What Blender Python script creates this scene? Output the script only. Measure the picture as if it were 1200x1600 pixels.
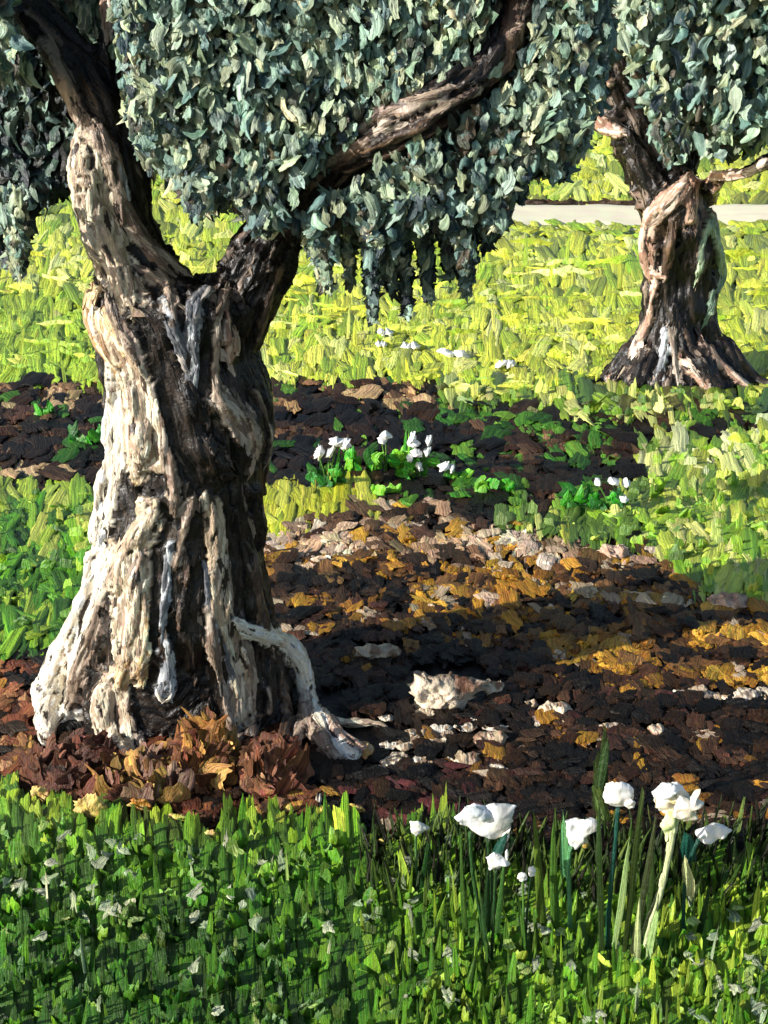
import bpy, math, random
import numpy as np
from mathutils import Vector, Matrix
from mathutils.bvhtree import BVHTree

for o in list(bpy.data.objects):
    bpy.data.objects.remove(o)
rng = np.random.default_rng(7)
random.seed(7)
scene = bpy.context.scene
col = scene.collection

# ------------------------------------------------------------------ camera
F_PX, PITCH, CH = 1716.0, math.radians(21.2), 2.0
cam = bpy.data.cameras.new("camera")
cam.sensor_fit = 'VERTICAL'; cam.sensor_height = 24.0
cam.lens = 24.0 * F_PX / 1600.0
cam.clip_start = 0.05; cam.clip_end = 600.0
camo = bpy.data.objects.new("camera", cam); col.objects.link(camo)
camo.location = (0, 0, CH); camo.rotation_euler = (math.pi / 2 - PITCH, 0, 0)
scene.camera = camo

# ------------------------------------------------------------------ light
SUN = Vector((-0.86, -0.35, 0.37)).normalized()
w = bpy.data.worlds.new("World"); scene.world = w; w.use_nodes = True
nt = w.node_tree
sky = nt.nodes.new('ShaderNodeTexSky'); sky.sky_type = 'NISHITA'; sky.sun_disc = False
sky.sun_elevation = math.asin(SUN.z); sky.sun_rotation = math.atan2(SUN.x, SUN.y)
bg = nt.nodes['Background']; bg.inputs['Strength'].default_value = 0.105
nt.links.new(sky.outputs[0], bg.inputs[0])
sl = bpy.data.lights.new("sun", 'SUN'); sl.energy = 5.0; sl.angle = math.radians(0.5)
sl.color = (1.0, 0.965, 0.90)
so = bpy.data.objects.new("sun", sl); col.objects.link(so)
so.rotation_euler = SUN.to_track_quat('Z', 'Y').to_euler(); so.location = (-6, -4, 8)
vs = scene.view_settings
vs.view_transform = 'Standard'; vs.look = 'None'; vs.exposure = 0.4; vs.gamma = 1.0
vs.use_curve_mapping = False
scene.cycles.max_bounces = 5; scene.cycles.diffuse_bounces = 2; scene.cycles.glossy_bounces = 2

# ------------------------------------------------------------------ maths helpers
SP, CP = math.sin(PITCH), math.cos(PITCH)
def rays(px, py):
    px = np.asarray(px, float); py = np.asarray(py, float)
    u = (px - 600) / F_PX; v = (800 - py) / F_PX
    return np.stack([u + 0 * v, CP + v * SP + 0 * u, -SP + v * CP + 0 * u], -1)
def on_plane(px, py, D):
    r = rays(px, py); t = D / r[..., 1]
    p = r * t[..., None]; p[..., 2] += CH
    return p
def project(p):
    x, y, z = p[..., 0], p[..., 1], p[..., 2] - CH
    f = y * CP - z * SP; u = y * SP + z * CP
    return 600 + F_PX * x / f, 800 - F_PX * u / f
def height(X, Y):
    X = np.asarray(X, float); Y = np.asarray(Y, float)
    h = 0.055 * np.clip(Y - 6, 0, 9) + 0.15 * np.clip(Y - 15, 0, 100)
    return h + 0.012 * np.sin(X * 2.1 + 1) * np.sin(Y * 1.7) + 0.03 * np.sin(X * 0.5) * np.sin(Y * 0.35)
def ground(px, py):
    r = rays(px, py)
    a = np.full(r.shape[:-1], 0.4); b = np.full(r.shape[:-1], 140.0)
    for _ in range(40):
        m = 0.5 * (a + b)
        below = CH + m * r[..., 2] < height(m * r[..., 0], m * r[..., 1])
        b = np.where(below, m, b); a = np.where(below, a, m)
    p = r * b[..., None]; p[..., 2] = height(p[..., 0], p[..., 1])
    return p
def inpoly(x, y, poly):
    x = np.asarray(x, float); y = np.asarray(y, float)
    c = np.zeros(x.shape, bool); n = len(poly)
    for i in range(n):
        x1, y1 = poly[i]; x2, y2 = poly[(i + 1) % n]
        if y1 == y2: continue
        k = ((y1 > y) != (y2 > y)) & (x < (x2 - x1) * (y - y1) / (y2 - y1) + x1)
        c ^= k
    return c
def _h(ix, iy, iz):
    n = (ix.astype(np.int64) * 374761393 + iy.astype(np.int64) * 668265263 + iz.astype(np.int64) * 2147483647 + 1013904223) & 0xffffffff
    n = ((n ^ (n >> 13)) * 1274126177) & 0xffffffff
    n = (n ^ (n >> 16)) & 0xffffff
    return n / float(0xffffff)
def vnoise(p):                       # value noise, 0..1
    f = np.floor(p); t = p - f; t = t * t * (3 - 2 * t); f = f.astype(np.int64)
    r = 0
    for dx in (0, 1):
        for dy in (0, 1):
            for dz in (0, 1):
                wgt = (t[:, 0] if dx else 1 - t[:, 0]) * (t[:, 1] if dy else 1 - t[:, 1]) * (t[:, 2] if dz else 1 - t[:, 2])
                r = r + wgt * _h(f[:, 0] + dx, f[:, 1] + dy, f[:, 2] + dz)
    return r
def n2(x, y, s, seed=0.0):
    x = np.asarray(x, float).ravel(); y = np.asarray(y, float).ravel()
    return vnoise(np.stack([x / s, y / s, np.full(x.shape, seed)], -1))
def lin(c):
    c = np.asarray(c, float) / 255.0
    return np.where(c <= 0.04045, c / 12.92, ((c + 0.055) / 1.055) ** 2.4)

# ------------------------------------------------------------------ materials
def paint(name, rough=0.42, bump=0.5, streak=0.35, spec=0.5, grain=120.0, dist=0.006, fine=9.0):
    m = bpy.data.materials.new(name); m.use_nodes = True
    t = m.node_tree; N = t.nodes; L = t.links
    b = N['Principled BSDF']
    b.inputs['Roughness'].default_value = rough
    b.inputs['Specular IOR Level'].default_value = spec
    ca = N.new('ShaderNodeAttribute'); ca.attribute_name = 'Col'
    uv = N.new('ShaderNodeAttribute'); uv.attribute_name = 'puv'
    n1 = N.new('ShaderNodeTexNoise'); n1.inputs['Scale'].default_value = 1.0
    n1.inputs['Detail'].default_value = 5.0; n1.inputs['Roughness'].default_value = 0.62
    L.new(uv.outputs['Vector'], n1.inputs['Vector'])
    geo = N.new('ShaderNodeNewGeometry')
    n2_ = N.new('ShaderNodeTexNoise'); n2_.inputs['Scale'].default_value = grain; n2_.inputs['Detail'].default_value = 4
    L.new(geo.outputs['Position'], n2_.inputs['Vector'])
    mr = N.new('ShaderNodeMapRange')
    mr.inputs['From Min'].default_value = 0.3; mr.inputs['From Max'].default_value = 0.7
    mr.inputs['To Min'].default_value = 1 - streak; mr.inputs['To Max'].default_value = 1 + streak
    L.new(n1.outputs['Fac'], mr.inputs['Value'])
    mp = N.new('ShaderNodeMapping'); mp.inputs['Scale'].default_value = (2.6, 0.8, 1.0); L.new(uv.outputs['Vector'], mp.inputs['Vector'])
    n3 = N.new('ShaderNodeTexNoise'); n3.inputs['Scale'].default_value = 1.0; n3.inputs['Detail'].default_value = 2.0; L.new(mp.outputs[0], n3.inputs['Vector'])
    hs = N.new('ShaderNodeHueSaturation'); L.new(ca.outputs['Color'], hs.inputs['Color'])
    hm = N.new('ShaderNodeMapRange'); hm.inputs['From Min'].default_value = 0.3; hm.inputs['From Max'].default_value = 0.7
    hm.inputs['To Min'].default_value = 0.5 - 0.028; hm.inputs['To Max'].default_value = 0.5 + 0.028; L.new(n3.outputs['Fac'], hm.inputs['Value']); L.new(hm.outputs[0], hs.inputs['Hue'])
    vm = N.new('ShaderNodeVectorMath'); vm.operation = 'SCALE'
    L.new(hs.outputs['Color'], vm.inputs[0]); L.new(mr.outputs[0], vm.inputs['Scale'])
    L.new(vm.outputs[0], b.inputs['Base Color'])
    ad = N.new('ShaderNodeMath'); ad.operation = 'MULTIPLY_ADD'
    ad.inputs[1].default_value = 0.5
    L.new(n2_.outputs['Fac'], ad.inputs[0]); L.new(n1.outputs['Fac'], ad.inputs[2])
    bp = N.new('ShaderNodeBump'); bp.inputs['Strength'].default_value = bump; bp.inputs['Distance'].default_value = dist
    L.new(ad.outputs[0], bp.inputs['Height']); L.new(bp.outputs[0], b.inputs['Normal'])
    return m
M_BARK = paint("bark", rough=0.40, bump=0.9, streak=0.28, grain=90)
M_LEAF = paint("olive_leaf", rough=0.42, bump=0.8, streak=0.42, grain=110, dist=0.008)
M_GRASS = paint("grass_blade", rough=0.42, bump=0.9, streak=0.42, grain=70, dist=0.012)
M_FARGRASS = paint("lawn_blade", rough=0.5, bump=1.0, streak=0.30, grain=20, dist=0.035)
M_SOIL = paint("soil", rough=0.5, bump=1.0, streak=0.6, grain=45, spec=0.25, dist=0.015)
M_SUNFLECK = paint("sunfleck_lump", rough=0.5, bump=1.0, streak=0.35, grain=60, dist=0.012)  # for the pale lumps that stand in for sun flecks
M_PATH = paint("path", rough=0.55, bump=0.25, streak=0.05, grain=12)
M_PETAL = paint("petal", rough=0.35, bump=0.35, streak=0.06, grain=70)

# ------------------------------------------------------------------ object helpers
def link(name, me, mat, parent=None, smooth=True):
    o = bpy.data.objects.new(name, me); col.objects.link(o)
    if mat: me.materials.append(mat)
    if parent: o.parent = parent
    if smooth: me.polygons.foreach_set('use_smooth', np.ones(len(me.polygons), bool))
    return o
def raw_mesh(name, V, Q, C=None, UV=None):
    me = bpy.data.meshes.new(name)
    V = np.ascontiguousarray(V, np.float32); Q = np.ascontiguousarray(Q, np.int32)
    me.vertices.add(len(V)); me.vertices.foreach_set('co', V.ravel())
    k = Q.shape[1]
    me.loops.add(Q.size); me.loops.foreach_set('vertex_index', Q.ravel())
    me.polygons.add(len(Q)); me.polygons.foreach_set('loop_start', np.arange(0, Q.size, k, dtype=np.int32))
    me.update(calc_edges=True)
    put_attr(me, C, UV)
    return me
def put_attr(me, C, UV):
    if C is not None:
        a = me.attributes.new('Col', 'FLOAT_COLOR', 'POINT')
        c4 = np.ones((len(C), 4), np.float32); c4[:, :3] = np.clip(C, 0.0015, 0.93); a.data.foreach_set('color', c4.ravel())
    if UV is not None:
        a = me.attributes.new('puv', 'FLOAT_VECTOR', 'POINT')
        a.data.foreach_set('vector', np.ascontiguousarray(UV, np.float32).ravel())
def thing(name, loc, label, cat, group=None):
    o = bpy.data.objects.new(name, None); o.empty_display_size = 0.05
    o.location = loc; col.objects.link(o)
    tag(o, label, cat, group); return o
def tag(o, label=None, cat=None, group=None, kind=None):
    if label: o['label'] = label
    if cat: o['category'] = cat
    if group: o['group'] = group
    if kind: o['kind'] = kind
    return o
def local(V, root):
    return V - np.array(root.location)[None, :]

# ------------------------------------------------------------------ strokes
def _curve(r, n, oct_=3, base=2.0):
    t = np.linspace(0, 1, n); y = np.zeros(n)
    for o in range(oct_):
        y += np.sin(t * base * math.pi * 2 ** o * r.uniform(0.7, 1.3) + r.uniform(0, 6.28)) / (1.5 ** o)
    return y / 2
def templates(n, kind, nu, nv):
    r = np.random.default_rng({'stroke': 11, 'pat': 12, 'curl': 13, 'blade': 14, 'smear': 15, 'fine': 16, 'flick': 17}[kind])
    U, Vv = np.meshgrid(np.linspace(-1, 1, nu), np.linspace(0, 1, nv))
    out = np.zeros((n, nv, nu, 3))
    for i in range(n):
        edge = np.maximum(np.abs(U), np.abs(2 * Vv - 1))
        if kind == 'blade':
            wprof = np.clip(1 - Vv ** r.uniform(1.5, 5) * r.uniform(0.3, 1.0), 0.08, 1) * (0.75 + Vv * (1 - Vv))
            x = U * 0.5 * wprof + 0.30 * r.normal() * Vv ** 2 + 0.05 * np.sin(Vv * r.uniform(3, 8) + r.uniform(0, 6))
            y = Vv + (Vv > 0.99) * r.normal(0, 0.05, (1, nu))
            z = 0.22 * (1 - U ** 2) + 0.25 * r.normal() * Vv ** 2 + 0.06 * _curve(r, nu, 3, 3)[None]
        elif kind in ('stroke', 'smear', 'fine'):
            g = 0.10 if kind == 'stroke' else 0.07
            l = -0.5 + g * _curve(r, nv); rr_ = 0.5 + g * _curve(r, nv)
            x = l[:, None] + (rr_ - l)[:, None] * (U + 1) / 2
            x += 0.15 * r.normal() * (Vv - 0.5)
            amp = 0.20 if kind == 'stroke' else 0.13
            top = 1 + amp * _curve(r, nu, 3, 1.5) - 0.14 * U[0] ** 4
            bot = amp * 1.3 * _curve(r, nu, 3, 2.0) + 0.14 * U[0] ** 4
            if r.random() < 0.5: bot[r.integers(1, nu - 1)] -= r.uniform(0.12, 0.4)
            if r.random() < 0.35: top[r.integers(1, nu - 1)] += r.uniform(0.1, 0.25)
            y = bot[None] + (top - bot)[None] * Vv
            z = 0.10 * _curve(r, nu, 3, 3)[None] + 0.05 * _curve(r, nv, 2, 2)[:, None] + r.uniform(-0.15, 0.3) * (Vv - .5)
            z = z + 0.22 * np.exp(-((1 - Vv) / 0.16) ** 2) * r.uniform(0, 1) + 0.2 * np.exp(-(Vv / 0.16) ** 2) * r.uniform(0, 1)
            z = z - 0.30 * (edge > 0.99) + r.normal(0, 0.015, x.shape)
        else:
            a_, b_ = U, 2 * Vv - 1
            dx = a_ * np.sqrt(1 - b_ ** 2 / 2); dy = b_ * np.sqrt(1 - a_ ** 2 / 2)
            th = np.arctan2(dy, dx); rad = np.hypot(dx, dy)
            R_ = np.ones_like(th)
            sc = 0.16 if kind in ('curl', 'flick') else 0.09
            for k in (2, 3, 4, 5, 7, 9): R_ += sc / (k ** 0.35) * r.normal() * np.cos(k * th + r.uniform(0, 6.28)) * 0.8
            if kind in ('curl', 'flick'):
                for _ in range(r.integers(2, 5)):
                    t0 = r.uniform(-math.pi, math.pi); d_ = np.angle(np.exp(1j * (th - t0)))
                    R_ += r.uniform(0.15, 0.55) * np.exp(-(d_ / r.uniform(0.14, 0.3)) ** 2)
            R_ = 1 + (R_ - 1) * rad ** 2
            rr = rad * R_ * 0.5
            x = rr * np.cos(th); y = rr * np.sin(th)
            bend = r.normal() * (0.8 if kind in ('curl', 'flick') else 0.2)
            x = x + bend * y ** 2; y = y + 0.5
            if kind in ('curl', 'flick'):
                z = r.uniform(-1.1, 0.9) * rr ** 2 + r.normal() * 0.7 * x * (y - .5) + 0.10 * np.sin(rad * r.uniform(4, 9) + th * r.integers(1, 3)) + 0.10 * _curve(r, nu, 3, 3)[None]
                z -= 0.12 * (rad > 0.97)
            else:
                z = 0.22 * (1 - rad ** 2) + 0.06 * _curve(r, nu, 3, 3)[None] + 0.08 * np.exp(-((rad - 0.8) / 0.1) ** 2)
        out[i, ..., 0] = x; out[i, ..., 1] = y; out[i, ..., 2] = z
    return out.reshape(n, nu * nv, 3)
T = {k: (templates(n, k, a, b), a, b) for k, n, a, b in (('stroke', 60, 7, 7), ('smear', 60, 8, 7), ('pat', 40, 8, 8), ('curl', 90, 9, 9), ('blade', 50, 4, 7), ('fine', 80, 5, 5), ('flick', 110, 7, 7))}

def frames(n, up, out):
    up = up / np.linalg.norm(up, axis=-1, keepdims=True)
    x = np.cross(up, out); x /= np.linalg.norm(x, axis=-1, keepdims=True) + 1e-9
    z = np.cross(x, up)
    return x, up, z
def strokes(kind, P, up, out, W, H, C, C2=None, depth=1.0, streakf=3.0, center=False, jit=0.10):
    """many separate knife strokes; returns V,Q,C,UV"""
    tm, nu, nv = T[kind]; n = len(P); k = nu * nv
    X, Y, Z = frames(n, up, out)
    t = tm[rng.integers(0, len(tm), n)].copy()
    t[..., 0] *= np.where(rng.random(n) < 0.5, -1, 1)[:, None]
    if center: t[..., 1] -= 0.5
    W = np.broadcast_to(W, n); H = np.broadcast_to(H, n)
    V = P[:, None] + t[..., 0:1] * (W[:, None] * X)[:, None] + t[..., 1:2] * (H[:, None] * Y)[:, None] + t[..., 2:3] * ((np.minimum(W, H) * depth)[:, None] * Z)[:, None]
    base = np.arange(n)[:, None] * k
    q = []
    for j in range(nv - 1):
        for i in range(nu - 1):
            a = j * nu + i; q.append((a, a + 1, a + nu + 1, a + nu))
    q = np.array(q)
    Q = (base[:, None] + q[None].reshape(1, -1, 4)).reshape(-1, 4) if False else (base[:, :, None] + q[None]).reshape(-1, 4)
    g = np.linspace(0, 1, nv)[None, :, None] * np.ones((n, 1, nu))
    cc = np.linspace(0, 1, nu)[None, None, :] * np.ones((n, nv, 1))
    if C2 is None: C2 = C
    mix = np.clip((g - rng.uniform(0.2, 0.9, (n, 1, 1))) * 2.0 + rng.normal(0, 0.35, (n, 1, nu)) * np.ones((1, nv, 1)), 0, 1)
    Cv = C[:, None, None] * (1 - mix[..., None]) + C2[:, None, None] * mix[..., None]
    Cv = Cv * (1 + rng.normal(0, jit, (n, 1, nu, 1)))
    uv = np.stack([cc * streakf + rng.uniform(0, 100, (n, 1, 1)), g * 1.0 + rng.uniform(0, 100, (n, 1, 1)), 0 * g + rng.uniform(0, 50, (n, 1, 1))], -1)
    return V.reshape(-1, 3), Q, Cv.reshape(-1, 3), uv.reshape(-1, 3)
def join(parts):
    Vs, Qs, Cs, Us = [], [], [], []; o = 0
    for V, Q, C, U in parts:
        Vs.append(V); Qs.append(Q + o); Cs.append(C); Us.append(U); o += len(V)
    return np.concatenate(Vs), np.concatenate(Qs), np.concatenate(Cs), np.concatenate(Us)
def pick(pal, n, weights=None):
    pal = np.array([lin(c) for c in pal])
    wts = None if weights is None else np.array(weights, float) / np.sum(weights)
    c = pal[rng.choice(len(pal), n, p=wts)]
    return c * rng.uniform(0.86, 1.14, (n, 1)) * (1 + rng.normal(0, 0.04, (n, 3)))

# ------------------------------------------------------------------ generic tubes / blobs
def tube(pts, rad, seg=16, flat=1.0):
    pts = [Vector(p) for p in pts]; V = []; Q = []
    prev = None
    for i, p in enumerate(pts):
        a = pts[max(i - 1, 0)]; b = pts[min(i + 1, len(pts) - 1)]
        t = (b - a).normalized()
        if prev is None:
            ref = Vector((0, 1, 0)) if abs(t.y) < 0.9 else Vector((1, 0, 0))
            x = t.cross(ref).normalized()
        else:
            x = (prev - t * prev.dot(t)).normalized()
        prev = x; y = t.cross(x)
        for s in range(seg):
            an = 2 * math.pi * s / seg
            V.append(p + x * math.cos(an) * rad[i] + y * math.sin(an) * rad[i] * flat)
    n = len(pts)
    for i in range(n - 1):
        for s in range(seg):
            a = i * seg + s; b = i * seg + (s + 1) % seg
            Q.append((a, b, b + seg, a + seg))
    c0 = len(V); V.append(pts[0]); c1 = len(V); V.append(pts[-1])
    for s in range(0, seg, 2):
        Q.append((c0, (s + 2) % seg, s + 1, s))
        Q.append((c1, (n - 1) * seg + s, (n - 1) * seg + s + 1, (n - 1) * seg + (s + 2) % seg))
    return np.array([tuple(v) for v in V]), np.array(Q)
def resample(P, R, step):
    P = np.asarray(P, float); R = np.asarray(R, float)
    n = len(P)
    if n < 3:
        k = max(2, int(np.linalg.norm(P[-1] - P[0]) / step)); t = np.linspace(0, 1, k)[:, None]
        return P[0] * (1 - t) + P[-1] * t, R[0] * (1 - t[:, 0]) + R[-1] * t[:, 0]
    outP, outR = [], []
    for i in range(n - 1):
        p0 = P[max(i - 1, 0)]; p1 = P[i]; p2 = P[i + 1]; p3 = P[min(i + 2, n - 1)]
        k = max(1, int(np.linalg.norm(p2 - p1) / step))
        for j in range(k):
            t = j / k
            q = 0.5 * (2 * p1 + (p2 - p0) * t + (2 * p0 - 5 * p1 + 4 * p2 - p3) * t * t + (3 * p1 - p0 - 3 * p2 + p3) * t ** 3)
            outP.append(q); outR.append(R[i] * (1 - t) + R[i + 1] * t)
    outP.append(P[-1]); outR.append(R[-1])
    return np.array(outP), np.array(outR)

# ================================================================== OLIVE TREES
PALE = dict(
    W=[(254, 250, 240), (244, 234, 212), (222, 208, 186), (255, 254, 250)],
    C=[(212, 190, 158), (184, 162, 136), (232, 216, 188), (164, 142, 120)],
    T=[(158, 138, 120), (178, 158, 138), (134, 114, 98), (196, 180, 162)],
    O=[(206, 174, 126), (228, 200, 152), (186, 148, 104), (238, 220, 186), (150, 128, 104)],
    G=[(150, 154, 160), (196, 200, 202), (112, 114, 120), (176, 168, 160)],
    B=[(104, 82, 64), (84, 66, 54), (124, 98, 76)],
    P=[(208, 172, 148), (182, 144, 122), (228, 204, 184), (156, 122, 104)],
    S=[(150, 172, 140), (174, 194, 160), (120, 146, 124)],
    D=[(30, 25, 22), (22, 19, 18), (44, 35, 29), (15, 13, 13), (60, 49, 40)])

def build_tree(name, label, D, lofts, limbs, ridges, voxel, gscale, dark_amt, n_chips, base_sink=0.12):
    """lofts: vertical outline rows [(row, left, right)], limbs: [(part, [(px,row,dY,hw)])]"""
    pieces = []
    k = lambda r_: D / float(rays(600, r_)[1]) / F_PX
    # trunk loft
    V = []; Q = []; seg = 40
    rows = []
    for (row, l, r_) in lofts:
        pl = on_plane(l, row, D); pr = on_plane(r_, row, D)
        rows.append((pl[2], pl[0], pr[0]))
    zb, xl, xr = rows[0]
    rows = [(zb - base_sink, xl - 0.02, xr + 0.02)] + rows
    for (z, l, r_) in rows:
        a = (r_ - l) / 2; c = (l + r_) / 2; b = a * (0.82 if z > 0.35 * gscale else 0.66)
        for s in range(seg):
            an = 2 * math.pi * s / seg
            V.append((c + a * math.cos(an), D + b * math.sin(an), z))
    n = len(rows)
    for i in range(n - 1):
        for s in range(seg):
            a = i * seg + s; b = i * seg + (s + 1) % seg
            Q.append((a, b, b + seg, a + seg))
    c0 = len(V); V.append(tuple(np.mean(V[:seg], 0))); c1 = len(V); V.append(tuple(np.mean(V[(n - 1) * seg:n * seg], 0)))
    for s in range(0, seg, 2):
        Q.append((c0, (s + 2) % seg, s + 1, s)); Q.append((c1, (n - 1) * seg + s, (n - 1) * seg + s + 1, (n - 1) * seg + (s + 2) % seg))
    pieces.append((np.array(V), np.array(Q)))
    cz = np.array([[(l + r_) / 2, D, z] for z, l, r_ in rows]); cr = np.array([(r_ - l) / 2 for z, l, r_ in rows])
    skel = [('trunk', cz, cr, 'D')]
    for part, pts in limbs:
        P = np.array([on_plane(a, b, D + dy) for a, b, dy, hw in pts])
        R = np.array([hw * (D + dy) / float(rays(600, b)[1]) / F_PX for a, b, dy, hw in pts])
        P, R = resample(P, R, 0.06 * gscale)
        pieces.append(tube(P, R, 24)); skel.append((part, P, R, 'D'))
    # base surface for ray casting
    Vb = []; Qb = []; o = 0
    for v, q in pieces:
        Vb += [Vector(x) for x in v]; Qb += [tuple(int(i) + o for i in f) for f in q]; o += len(v)
    bvh = BVHTree.FromPolygons(Vb, Qb)
    for pts, colour in ridges:
        flat = colour.endswith('*'); colour = colour[0]
        P = []; R = []
        for a, b, hw in pts:
            d = Vector(rays(a, b)); dn = d.normalized()
            hit = bvh.ray_cast(Vector((0, 0, CH)), dn)
            g = ground(a, b); tg = np.linalg.norm(g - np.array([0, 0, CH]))
            if hit[0] is not None and hit[3] < tg: p = np.array(hit[0])
            else:
                pp = on_plane(a, b, D)
                p = pp if pp[2] > 0.03 + float(height(pp[0], pp[1])) else g
            dist = np.linalg.norm(p - np.array([0, 0, CH])); r_ = hw * dist * 0.96 / F_PX
            onhit = hit[0] is not None and hit[3] < tg
            p = p + np.array(dn) * r_ * (0.12 if flat else 0.55) if (onhit or p[2] > 0.06 + float(height(p[0], p[1]))) else p + np.array([0, 0, r_ * 0.7])
            P.append(p); R.append(r_ * 1.12)
        P, R = resample(P, R, 0.03 * gscale)
        if flat:
            skel.append(('ridge', P, R, colour + '*')); continue
        R = R * (1 + 0.16 * np.sin(np.arange(len(R)) * 1.3 + rng.uniform(0, 6)) * rng.uniform(0.4, 1))
        pieces.append(tube(P, R, 12)); skel.append(('ridge', P, R, colour))
    V = np.concatenate([p[0] for p in pieces]); o = 0; Qs = []
    for v, q in pieces: Qs.append(q + o); o += len(v)
    me = raw_mesh('tmp', V, np.concatenate(Qs))
    ob = bpy.data.objects.new('tmp', me); col.objects.link(ob)
    m = ob.modifiers.new('r', 'REMESH'); m.mode = 'VOXEL'; m.voxel_size = voxel
    s = ob.modifiers.new('s', 'SMOOTH'); s.factor = 0.5; s.iterations = 7
    dg = bpy.context.evaluated_depsgraph_get(); dg.update()
    me2 = bpy.data.meshes.new_from_object(ob.evaluated_get(dg))
    bpy.data.objects.remove(ob); bpy.data.meshes.remove(me)
    nv = len(me2.vertices)
    V = np.zeros(nv * 3, np.float32); me2.vertices.foreach_get('co', V); V = V.reshape(-1, 3).astype(float)
    Nn = np.zeros(nv * 3, np.float32); me2.vertices.foreach_get('normal', Nn); Nn = Nn.reshape(-1, 3).astype(float)
    npoly = len(me2.polygons); Q = np.zeros(npoly * 4, np.int32); me2.polygons.foreach_get('vertices', Q); Q = Q.reshape(-1, 4)
    bpy.data.meshes.remove(me2)
    # nearest chain
    def nearest(chs, V):
        best = np.full(len(V), 1e9); cid = np.zeros(len(V), int); S = np.zeros(len(V)); Tn = np.zeros((len(V), 3)); perp = np.zeros((len(V), 3)); dd = np.zeros(len(V))
        for ci, (pt, P, R, c_) in chs:
            acc = 0
            if pt == 'trunk':
                o_ = np.argsort(P[:, 2]); z_ = np.clip(V[:, 2], P[:, 2].min(), P[:, 2].max())
                cp = np.stack([np.interp(z_, P[o_, 2], P[o_, 0]), np.full(len(V), P[0, 1]), z_], -1); r_ = np.interp(z_, P[o_, 2], R[o_])
                pv = V - cp; m_ = np.linalg.norm(pv, axis=1) / r_; k_ = m_ < best
                tdir = pv * 0.9 * -0.0 + np.array([0, 0, 1.0])
                best[k_] = m_[k_]; cid[k_] = ci; S[k_] = V[k_, 2]; Tn[k_] = tdir[k_]; perp[k_] = pv[k_]
                continue
            for i in range(len(P) - 1):
                a = P[i]; d = P[i + 1] - a; L_ = np.linalg.norm(d) + 1e-9; t = np.clip(((V - a) @ d) / L_ ** 2, 0, 1)
                cp = a + t[:, None] * d; pv = V - cp; dist = np.linalg.norm(pv, axis=1); r_ = R[i] * (1 - t) + R[i + 1] * t
                m_ = dist / r_
                k_ = m_ < best
                best[k_] = m_[k_]; cid[k_] = ci; S[k_] = acc + t[k_] * L_; Tn[k_] = d / L_; perp[k_] = pv[k_]; dd[k_] = dist[k_]
                acc += L_
        return best, cid, S, Tn, perp
    chs = list(enumerate(skel))
    body = [c for c in chs if c[1][0] != 'ridge']; rid = [c for c in chs if c[1][0] == 'ridge']
    bb, bid, bS, bT, bP = nearest(body, V)
    rb, ridx, rS, rT, rP = nearest(rid, V)
    wob = vnoise(V * 28 / gscale) * 0.5 + vnoise(V * 75 / gscale) * 0.35 + vnoise(V * 9 / gscale) * 0.35
    onr = rb + (wob - 0.6) * 0.75 < 1.28
    Tn = np.where((rb < 2.0)[:, None], rT, bT)
    S = np.where(onr, rS, bS); pr = np.where(onr[:, None], rP, bP); cid = np.where(onr, ridx, bid)
    def aniso(f, stretch):
        q = pr * f / gscale
        q = q + (S * f * stretch / gscale)[:, None] * np.array([0.57, 0.57, 0.57]) + (cid * 7.31)[:, None]
        return vnoise(q)
    a1 = aniso(38, 0.22); a2 = aniso(95, 0.22); a3 = vnoise(V * 22 / gscale); a4 = aniso(170, 0.3)
    disp = (-np.abs(a1 - 0.5) * 2 * 0.020 + (a2 - 0.5) * 0.012 + (a4 - .5) * 0.006 + (a3 - 0.5) * 0.010) * gscale
    disp = np.where(onr, disp * 0.62, disp * 1.1)
    disp = disp + np.where(onr, 0.0, -0.014 * gscale * (np.abs(vnoise(pr * 13 / gscale + (S * 1.2 / gscale)[:, None] + 40) - .5) * 2 < 0.22).astype(float))
    V2 = V + Nn * disp[:, None]
    # colour: each chain has its own paint, laid in streaks
    C = np.zeros((nv, 3))
    dark = np.array([lin(c) for c in PALE['D']])
    sel = np.clip((a1 * 0.9 + a2 * 0.5 + a3 * 0.3 - 0.45) * 1.2, 0, 0.999)
    C[:] = dark[(sel * 5).astype(int)]
    tw = (a1 > 0.62) & (a2 > 0.42) & (vnoise(V * 6 / gscale + 3) > dark_amt)      # scattered thin taupe flakes
    C[tw] = lin((128, 110, 96))
    for ci, (pt, P, R, c_) in rid:
        pal = np.array([lin(c) for c in PALE[c_[0]]])
        if c_ == 'D*': V2[onr & (cid == ci)] -= Nn[onr & (cid == ci)] * 0.012 * gscale
        k_ = onr & (cid == ci)
        q = np.clip((a1[k_] + a2[k_] * 0.8 + a3[k_] * 0.4) / 2.2, 0, 0.999)
        q = (q - 0.25) * 2; q = np.clip(q, 0, 0.999)
        C[k_] = pal[(q * len(pal)).astype(int)]
        crack = k_.copy(); crack[k_] = (a2[k_] < 0.27) | (a1[k_] < 0.13)
        C[crack] = lin((58, 46, 38))
    C *= (0.85 + 0.3 * a4)[:, None]
    UV = np.stack([pr[:, 0] * 60 + pr[:, 1] * 60 + cid * 3.3, S * 7, pr[:, 2] * 60], -1) / gscale
    # bark strips laid over the surface along the grain
    bv2 = BVHTree.FromPolygons([Vector(v) for v in V2[:]], Q.tolist())
    fc = V2[Q].mean(1); idx = rng.integers(0, len(fc), n_chips)
    vi = Q[idx, 0]
    P = V2[vi]; N_ = Nn[vi]; up = Tn[vi] + rng.normal(0, 0.12, (n_chips, 3)); up *= np.where(up[:, 2] < 0, -1, 1)[:, None]
    up = up - N_ * np.sum(up * N_, 1, keepdims=True)
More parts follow.
